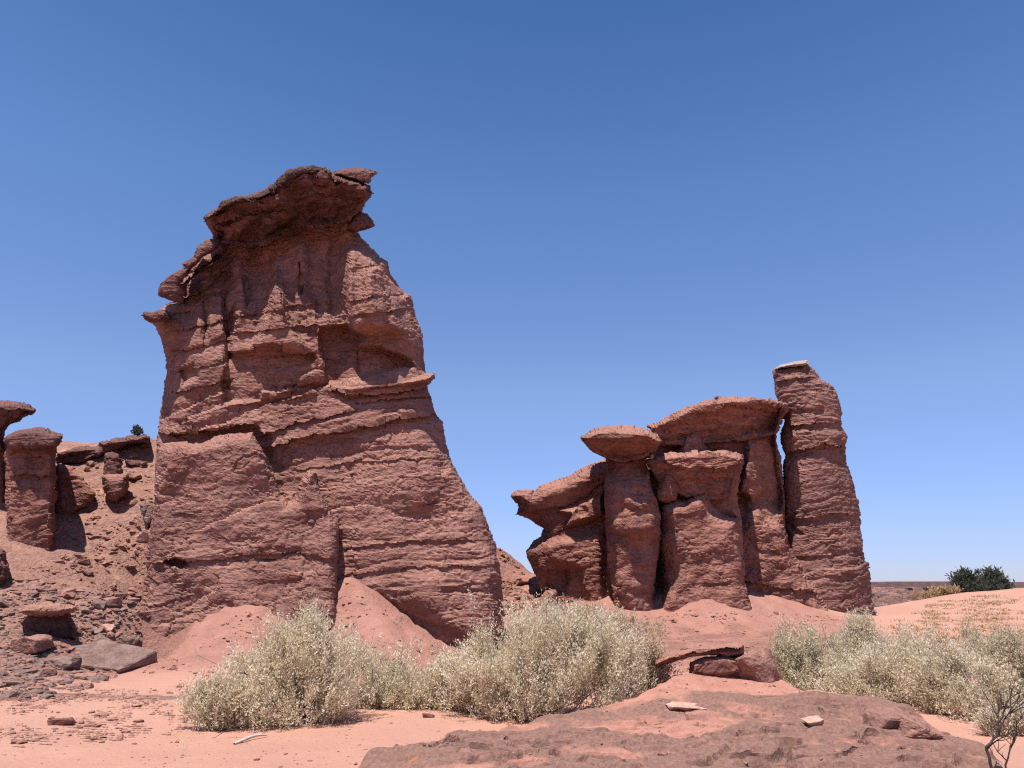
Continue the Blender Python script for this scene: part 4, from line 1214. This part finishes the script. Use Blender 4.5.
def bush(name, lobes, Y, label, mat, seed, twigs, leaf=0.031, per=27, group=None, cat='bush', base=None, shell=0.30, depth=0.8, upright=0.55, stems=26, stem_r=0.012, twig_len=0.22, bark=None, base_py=None, sparse=1.0, wid=0.20):
    r = np.random.default_rng(seed)
    L = []
    for lb in lobes:
        px, py, rx, ry = lb[:4]
        Yl = Y + (lb[4] if len(lb) > 4 else 0.0)
        c = P(px, py, Yl)
        L.append((c, np.array([rx * Yl / F, rx * Yl / F * depth, ry * Yl / F])))
    vol = np.array([np.prod(b) ** 0.8 for _, b in L])
    bx = base if base is not None else lobes[0][0]
    c0 = P(bx, 600, Y)
    gzz = lambda x, y: _ghf(np.asarray(x), np.asarray(y))
    root = np.array([c0[0], c0[1], float(gzz([c0[0]], [c0[1]])[0])])
    o = empty(name, root, label, cat, group)
    twigs = int(twigs * 1.25)
    which = r.choice(len(L), twigs, p=vol / vol.sum())
    dirs = r.normal(size=(twigs, 3))
    dirs /= np.linalg.norm(dirs, axis=1, keepdims=True)
    rad = (r.uniform(0, 1, twigs) ** shell)
    rad = rad * (1 + 0.45 * fbm(dirs * 2.6 + seed, 2, seed) + 0.10 * r.normal(size=twigs))
    rad = np.where(r.uniform(size=twigs) < 0.05, rad * r.uniform(1.1, 1.35, twigs), rad)
    cen = np.array([L[k][0] for k in which])
    siz = np.array([L[k][1] for k in which])
    tip = cen + dirs * rad[:, None] * siz
    g = gzz(tip[:, 0], tip[:, 1])
    low = tip[:, 2] < g + 0.06
    tip[low, 2] = (g + r.uniform(0.06, 0.22, twigs))[low]
    low &= r.uniform(size=twigs) < 0.6
    # clumps with gaps between them
    gap = fbm(tip * 2.6 / max(0.6, twig_len / 0.22), 3, seed + 5)
    keep = (gap > -0.03 * sparse + r.normal(0, 0.05, twigs)) & ~low
    tip, which = tip[keep], which[keep]
    n = len(tip)
    out = tip - root
    out /= np.linalg.norm(out, axis=1, keepdims=True) + 1e-9
    td = out * (1 - upright) + np.array([0, 0, upright]) + 0.22 * r.normal(size=(n, 3))
    td /= np.linalg.norm(td, axis=1, keepdims=True)
    tl = twig_len * r.uniform(0.6, 1.4, n)
    # leaves
    s = r.uniform(-0.75, 0.5, (n, per)) * tl[:, None]
    bend = 0.021 * r.normal(size=(n, per, 3)) * (twig_len / 0.22)
    pos = tip[:, None] + td[:, None] * s[..., None] + bend
    ld = td[:, None] * 1.0 + 0.55 * r.normal(size=(n, per, 3))
    ld /= np.linalg.norm(ld, axis=-1, keepdims=True)
    wv = np.cross(ld, r.normal(size=(n, per, 3)))
    wv /= np.linalg.norm(wv, axis=-1, keepdims=True) + 1e-9
    ll = leaf * r.uniform(0.6, 1.5, (n, per, 1))
    a = pos
    b = pos + ld * ll * 0.5 + wv * ll * wid
    c = pos + ld * ll
    d_ = pos + ld * ll * 0.5 - wv * ll * wid
    V = np.stack([a, b, c, d_], 2).reshape(-1, 3)
    Fc = np.arange(len(V)).reshape(-1, 4)
    fo = mesh_obj('foliage', V, Fc, mat, o, smooth=False)
    tone = 0.5 + 0.35 * fbm(tip * 1.7, 2, seed + 9)
    tint = np.clip(np.repeat(np.clip(tone, 0, 1), per) + r.normal(0, 0.15, n * per) + 0.12 * np.repeat((s / tl[:, None]).max(1) * 0, per), 0, 1)
    vattr(fo, 'tint', np.repeat(tint, 4))
    # stems and side branches
    paths, nodes = [], []
    for k in range(stems):
        e = tip[r.integers(n)]
        e = root + (e - root) * r.uniform(0.75, 1.0)
        st = root + np.array([r.normal(0, 0.10), r.normal(0, 0.10), 0]) * (siz[0][0] * 1.2)
        st[2] = float(gzz([st[0]], [st[1]])[0]) - 0.03
        t = np.linspace(0, 1, 7)[:, None]
        mid = (st + e) / 2 + np.array([0, 0, -0.1]) * np.linalg.norm(e - st) + 0.06 * r.normal(size=3)
        pts = (1 - t) ** 2 * st + 2 * t * (1 - t) * mid + t ** 2 * e + 0.012 * r.normal(size=(7, 3))
        pts[0] = st
        paths.append((pts, stem_r * np.linspace(1, 0.35, 7)))
        nodes.append(pts[2:])
    nodes = np.concatenate(nodes)
    m = min(n, stems * 14)
    for e, dd in zip(tip[:m], td[:m]):
        q = nodes[np.argmin(((nodes - e) ** 2).sum(1) + 0.4 * np.maximum(nodes[:, 2] - e[2], 0) ** 2)]
        paths.append((np.stack([q, (q + e) / 2 + 0.03 * r.normal(size=3) - 0.02 * dd, e, e + dd * twig_len * 0.4]), stem_r * np.array([0.45, 0.36, 0.26, 0.15])))
    V, Fc = tubes(paths, 3)
    mesh_obj('branches', V, Fc, bark or M_TWIG, o)
    return o


GB = 'pale shrubs in front of the rocks'
bush('shrub', [(300, 660, 40, 42), (262, 685, 44, 36), (330, 675, 34, 40), (308, 632, 16, 20), (285, 705, 45, 22), (310, 705, 40, 24)], 9.6, 'tallest pale shrub of the left clump, its peak before the tower buttress', M_LEAF, 1, 3600, group=GB, base=305)
bush('shrub', [(212, 704, 26, 20), (192, 716, 16, 13), (236, 705, 26, 18)], 9.4, 'low trailing pale shrub at the left end of the left clump, twigs on the sand', M_LEAF, 2, 1250, group=GB, base=225, upright=0.4, stems=16)
bush('shrub', [(375, 680, 40, 30), (412, 685, 34, 27), (350, 672, 30, 34), (395, 692, 45, 20)], 10.6, 'rounded lower pale shrub at the right end of the left clump', M_LEAF, 3, 2300, group=GB, base=388)
bush('shrub', [(540, 660, 62, 50), (490, 680, 42, 36), (590, 660, 50, 42), (560, 634, 34, 21), (515, 690, 50, 34), (610, 675, 36, 28), (530, 700, 30, 24)], 9.9, 'widest pale shrub, the dense dome in the middle behind the ledge', M_LEAF, 4, 5600, group=GB, base=535, stems=34)
bush('shrub', [(448, 688, 26, 20), (462, 680, 26, 24)], 10.4, 'small pale shrub tucked against the left flank of the wide dome', M_LEAF, 5, 800, group=GB, base=455, stems=12)
bush('shrub', [(640, 665, 30, 26), (655, 680, 20, 18), (632, 690, 22, 14)], 10.6, 'thin straw coloured shrub on the right flank of the wide dome beside the tilted slab', M_LEAF_DRY, 6, 900, group=GB, base=640, stems=14)
bush('shrub', [(600, 622, 34, 16), (640, 632, 24, 14), (570, 618, 22, 14)], 16.5, 'wispy straw coloured shrub on the slope below the slender mushroom rock', M_LEAF_DRY, 16, 750, group=GB, base=606, stems=14, leaf=0.045)
bush('shrub', [(805, 660, 30, 32), (788, 650, 16, 18), (825, 668, 30, 30), (812, 680, 36, 22)], 12.0, 'upright greyish green shrub directly right of the angular boulder', M_LEAF_G, 7, 2300, group=GB, base=808, upright=0.75)
bush('shrub', [(862, 640, 18, 24), (855, 660, 24, 24), (872, 655, 14, 22)], 13.0, 'narrow upright dull green shrub in front of the leaning pillar foot', M_LEAF_G, 8, 1150, group=GB, base=862, upright=0.75, stems=14)
bush('shrub', [(880, 680, 42, 32), (910, 668, 34, 34), (850, 690, 30, 22), (895, 695, 40, 24)], 11.0, 'full pale shrub behind the dark brown block at the right end of the ledge', M_LEAF, 9, 2900, group=GB, base=885)
bush('shrub', [(960, 690, 40, 34), (945, 672, 28, 28), (985, 705, 36, 34), (955, 715, 40, 26), (1000, 728, 26, 24)], 10.2, 'pale shrub with dark gaps behind the bare twigs at the right', M_LEAF, 10, 2700, group=GB, base=960)
bush('shrub', [(1015, 672, 34, 36), (1035, 695, 34, 50), (1000, 655, 18, 16), (1020, 720, 30, 30)], 11.0, 'grey green shrub cut off by the right edge of the view', M_LEAF_G, 11, 2600, group=GB, base=1020)
bush('shrub', [(1012, 726, 26, 26), (990, 738, 20, 16), (1030, 735, 26, 30)], 9.0, 'loose pale shrub behind the bare twigs in the bottom right corner', M_LEAF, 18, 1100, group=GB, base=1012, sparse=0.4)
bush('shrub', [(968, 636, 10, 11), (972, 648, 10, 9)], 14.5, 'small airy shrub rising against the orange dune', M_LEAF_G, 12, 260, group=GB, base=970, stems=8)
bush('tuft', [(432, 8, 1, 1)][:0] or [(756, 668, 10, 12), (742, 664, 7, 8)], 12.4, 'little green tuft between the low boulder and the greyish green shrub', M_LEAF_G, 13, 170, base=752, stems=6, cat='plant', upright=0.8)
# dark thicket on the dune crest
bush('dark_bush', [(985, 584, 16, 11), (968, 581, 12, 10), (952, 579, 6, 6), (1000, 588, 11, 7), (975, 590, 20, 6), (992, 578, 6, 7)], 39.5, 'dark green bush standing on the crest of the orange dune', M_LEAF_D, 14, 1500, leaf=0.15, per=12, twig_len=0.5, base=978, stems=12, stem_r=0.03, bark=M_DEAD)
bush('grass_clump', [(940, 593, 12, 3), (925, 597, 8, 3), (950, 592, 10, 3)], 37.5, 'yellowish green clump on the dune crest left of the dark bush', M_GRASS, 15, 300, leaf=0.12, per=10, twig_len=0.3, base=938, stems=8, cat='plant')
bush('tuft', [(137, 432, 5, 3), (131, 434, 3, 2)], 30.2, 'small green tuft growing on the skyline between the ledge and the tall tower', M_LEAF_D, 17, 90, leaf=0.12, per=8, twig_len=0.25, base=136, stems=5, cat='plant')

# grass tufts strewn over the dune (uncountable)
r = np.random.default_rng(33)
g = scatter_px([(890, 625), (940, 601), (985, 596), (1060, 594), (1060, 660), (960, 655), (900, 650)], 520, 34, -0.25)
bl = 16
n = len(g)
pos = g[:, None] + np.concatenate([r.normal(0, 0.13, (n, bl, 2)), np.zeros((n, bl, 1))], -1)
tipv = pos + np.concatenate([r.normal(0, 0.07, (n, bl, 2)), r.uniform(0.02, 0.085, (n, bl, 1))], -1)
wv = np.concatenate([r.normal(0, 0.014, (n, bl, 2)), np.zeros((n, bl, 1))], -1)
V = np.stack([pos - wv, pos + wv, tipv + wv * 0.4, tipv - wv * 0.4], 2).reshape(-1, 3)
gr = mesh_obj('dune_grass', V, np.arange(len(V)).reshape(-1, 4), M_GRASS, smooth=False)
vattr(gr, 'tint', np.repeat(np.clip(r.normal(0.5, 0.25, n * bl), 0, 1), 4))
tag(gr, kind='stuff')


# ------------------------------------------------------------------ bare shrubs and twigs
def branchy(name, trunk, Y, rad, mat, label, seed, levels=3, cat='dead shrub', twig=0.35):
    r = np.random.default_rng(seed)
    root = P(trunk[0][0], trunk[0][1], Y)
    o = empty(name, root, label, cat)
    main, side = [], []
    pts = np.array([P(a, b, Y + (c if c else 0)) for a, b, c in [(t + (0,))[:3] for t in trunk]])
    # resample
    t = np.linspace(0, len(pts) - 1, 4 * len(pts))
    rs = np.stack([np.interp(t, np.arange(len(pts)), pts[:, k]) for k in range(3)], -1) + 0.004 * r.normal(size=(len(t), 3))
    main.append((rs, rad * np.linspace(1, 0.3, len(rs))))

    def grow(path, rr, lev):
        if lev == 0: return
        for _ in range(4 if lev > 1 else 3):
            i = r.integers(len(path) // 4, len(path) - 1)
            d = path[i + 1] - path[i]
            d = d / (np.linalg.norm(d) + 1e-9) + 0.8 * r.normal(size=3) * np.array([1, 0.8, 0.6]) + np.array([0, 0, 0.35])
            d /= np.linalg.norm(d)
            ln = twig * r.uniform(0.5, 1.1) * (0.55 + 0.25 * lev) * 0.8
            s_ = np.linspace(0, 1, 6)[:, None]
            q = path[i] + d * s_ * ln + 0.03 * ln * np.cumsum(r.normal(size=(6, 3)), 0) + np.array([0, 0, 0.15 * ln]) * s_ ** 2
            q[0] = path[i]
            side.append((q, rr * np.linspace(0.6, 0.25, 6)))
            grow(q, rr * 0.55, lev - 1)
    grow(rs, rad, levels)
    V, Fc = tubes(main, 6)
    mesh_obj('trunk', V, Fc, mat, o)
    V, Fc = tubes(side, 4)
    mesh_obj('twigs', V, Fc, mat, o)
    return o


branchy('bare_shrub', [(996, 800), (991, 765), (986, 748), (996, 738), (1001, 725), (1003, 712), (1010, 698), (1014, 685)], 6.7, 0.013, M_DEAD, 'bare dark forked shrub sticking up beyond the right end of the ledge', 3, twig=0.28)
branchy('bare_shrub', [(1012, 800), (1006, 765), (1010, 748), (1016, 735), (1017, 722)], 6.4, 0.009, M_DEAD, 'smaller bare dark twigs in the bottom right corner beside the forked one', 5, 2, twig=0.24)
branchy('dry_twigs', [(187, 768), (186, 758), (184, 748), (183, 740)], 7.9, 0.0035, M_DRIFT, 'thin pale dry twigs standing in the sand at the lower left', 7, 2, 'dead plant', twig=0.10)
branchy('low_twigs', [(245, 728), (228, 731), (212, 738)], 8.9, 0.006, M_DEAD, 'fallen dark twigs on the sand under the left clump of shrubs', 9, 1, 'dead plant', twig=0.15)
q0, q1, q2 = at_ground(234, 746), at_ground(250, 741), at_ground(267, 739)
V, Fc = tubes([(np.stack([q0, (q0 + q1) / 2 + [0, 0, 0.012], q1 + [0, 0, 0.02], (q1 + q2) / 2 + [0, 0, 0.025], q2 + [0, 0, 0.01]]) + [0, 0, 0.012], np.array([0.012, 0.018, 0.016, 0.014, 0.008]))], 8)
tag(mesh_obj('stick', V, Fc, M_DRIFT, origin=q1), 'bleached stick lying on the sand below the left shrubs', 'stick')

# ------------------------------------------------------------------ far country
hx, hy = np.linspace(50, 360, 420), np.linspace(110, 520, 300)
HX, HY = np.meshgrid(hx, hy)
q = np.stack([HX.ravel(), HY.ravel(), np.zeros(HX.size)], -1)
hz = -6.5 + 7.5 * np.clip(fbm(q * 0.016, 4, 61, 0.5, True).reshape(HX.shape) - 0.12, 0, 1)
hz = hz + 1.6 * np.clip(fbm(q * np.array([0.11, 0.05, 1]), 3, 63, 0.5, True).reshape(HX.shape), 0, 1) + 0.9 * np.tanh(6 * fbm(q * np.array([0.012, 0.03, 1]), 3, 64).reshape(HX.shape))
hz = np.minimum(hz, CAM_Z - HY * 0.0060) * sstep(110, 150, HY) * (1 - sstep(470, 520, HY)) - 9 * (1 - sstep(110, 150, HY) * (1 - sstep(470, 520, HY)))
tag(mesh_obj('hills', np.stack([HX, HY, hz], -1).reshape(-1, 3), grid_faces(*HX.shape), M_HILL2), kind='structure')
r = np.random.default_rng(51)
si, sj = r.integers(5, 295, 2600), r.integers(5, 415, 2600)
g = np.stack([HX[si, sj], HY[si, sj], hz[si, sj] + 0.2], -1)
g = g[g[:, 2] > -7.5]
sc = scatter('far_scrub', g, lognorm(len(g), 0.36, 0.6, 52, 1.2), M_LEAF_D, 53, 0.8)
vattr(sc, 'tint', np.full(len(sc.data.vertices), 1.0))
tag(sc, kind='stuff')
mx = np.linspace(-2600, 2600, 2600)
rows = []
n = fbm(np.stack([mx * 0.006, mx * 0, mx * 0], -1), 4, 71)
n2 = fbm(np.stack([mx * 0.022, mx * 0, mx * 0 + 3], -1), 4, 73, 0.65)
top = CAM_Z - 1.4 + 2.2 * n + 3.2 * n2
off = 60 * n + 12 * n2
for dy, z in ((-60, -9), (-30, -6.5), (-12, -4.0), (-2, -3.2), (0, None), (200, None), (260, -9)):
    rows.append(np.stack([mx, 950 + off + dy, top if z is None else np.full(mx.shape, z) + n2], -1))
tag(mesh_obj('mesa', np.concatenate(rows), grid_faces(len(rows), len(mx)), M_HILL), kind='structure')

for o in scene.objects:
    if '_o' in o:
        del o['_o']
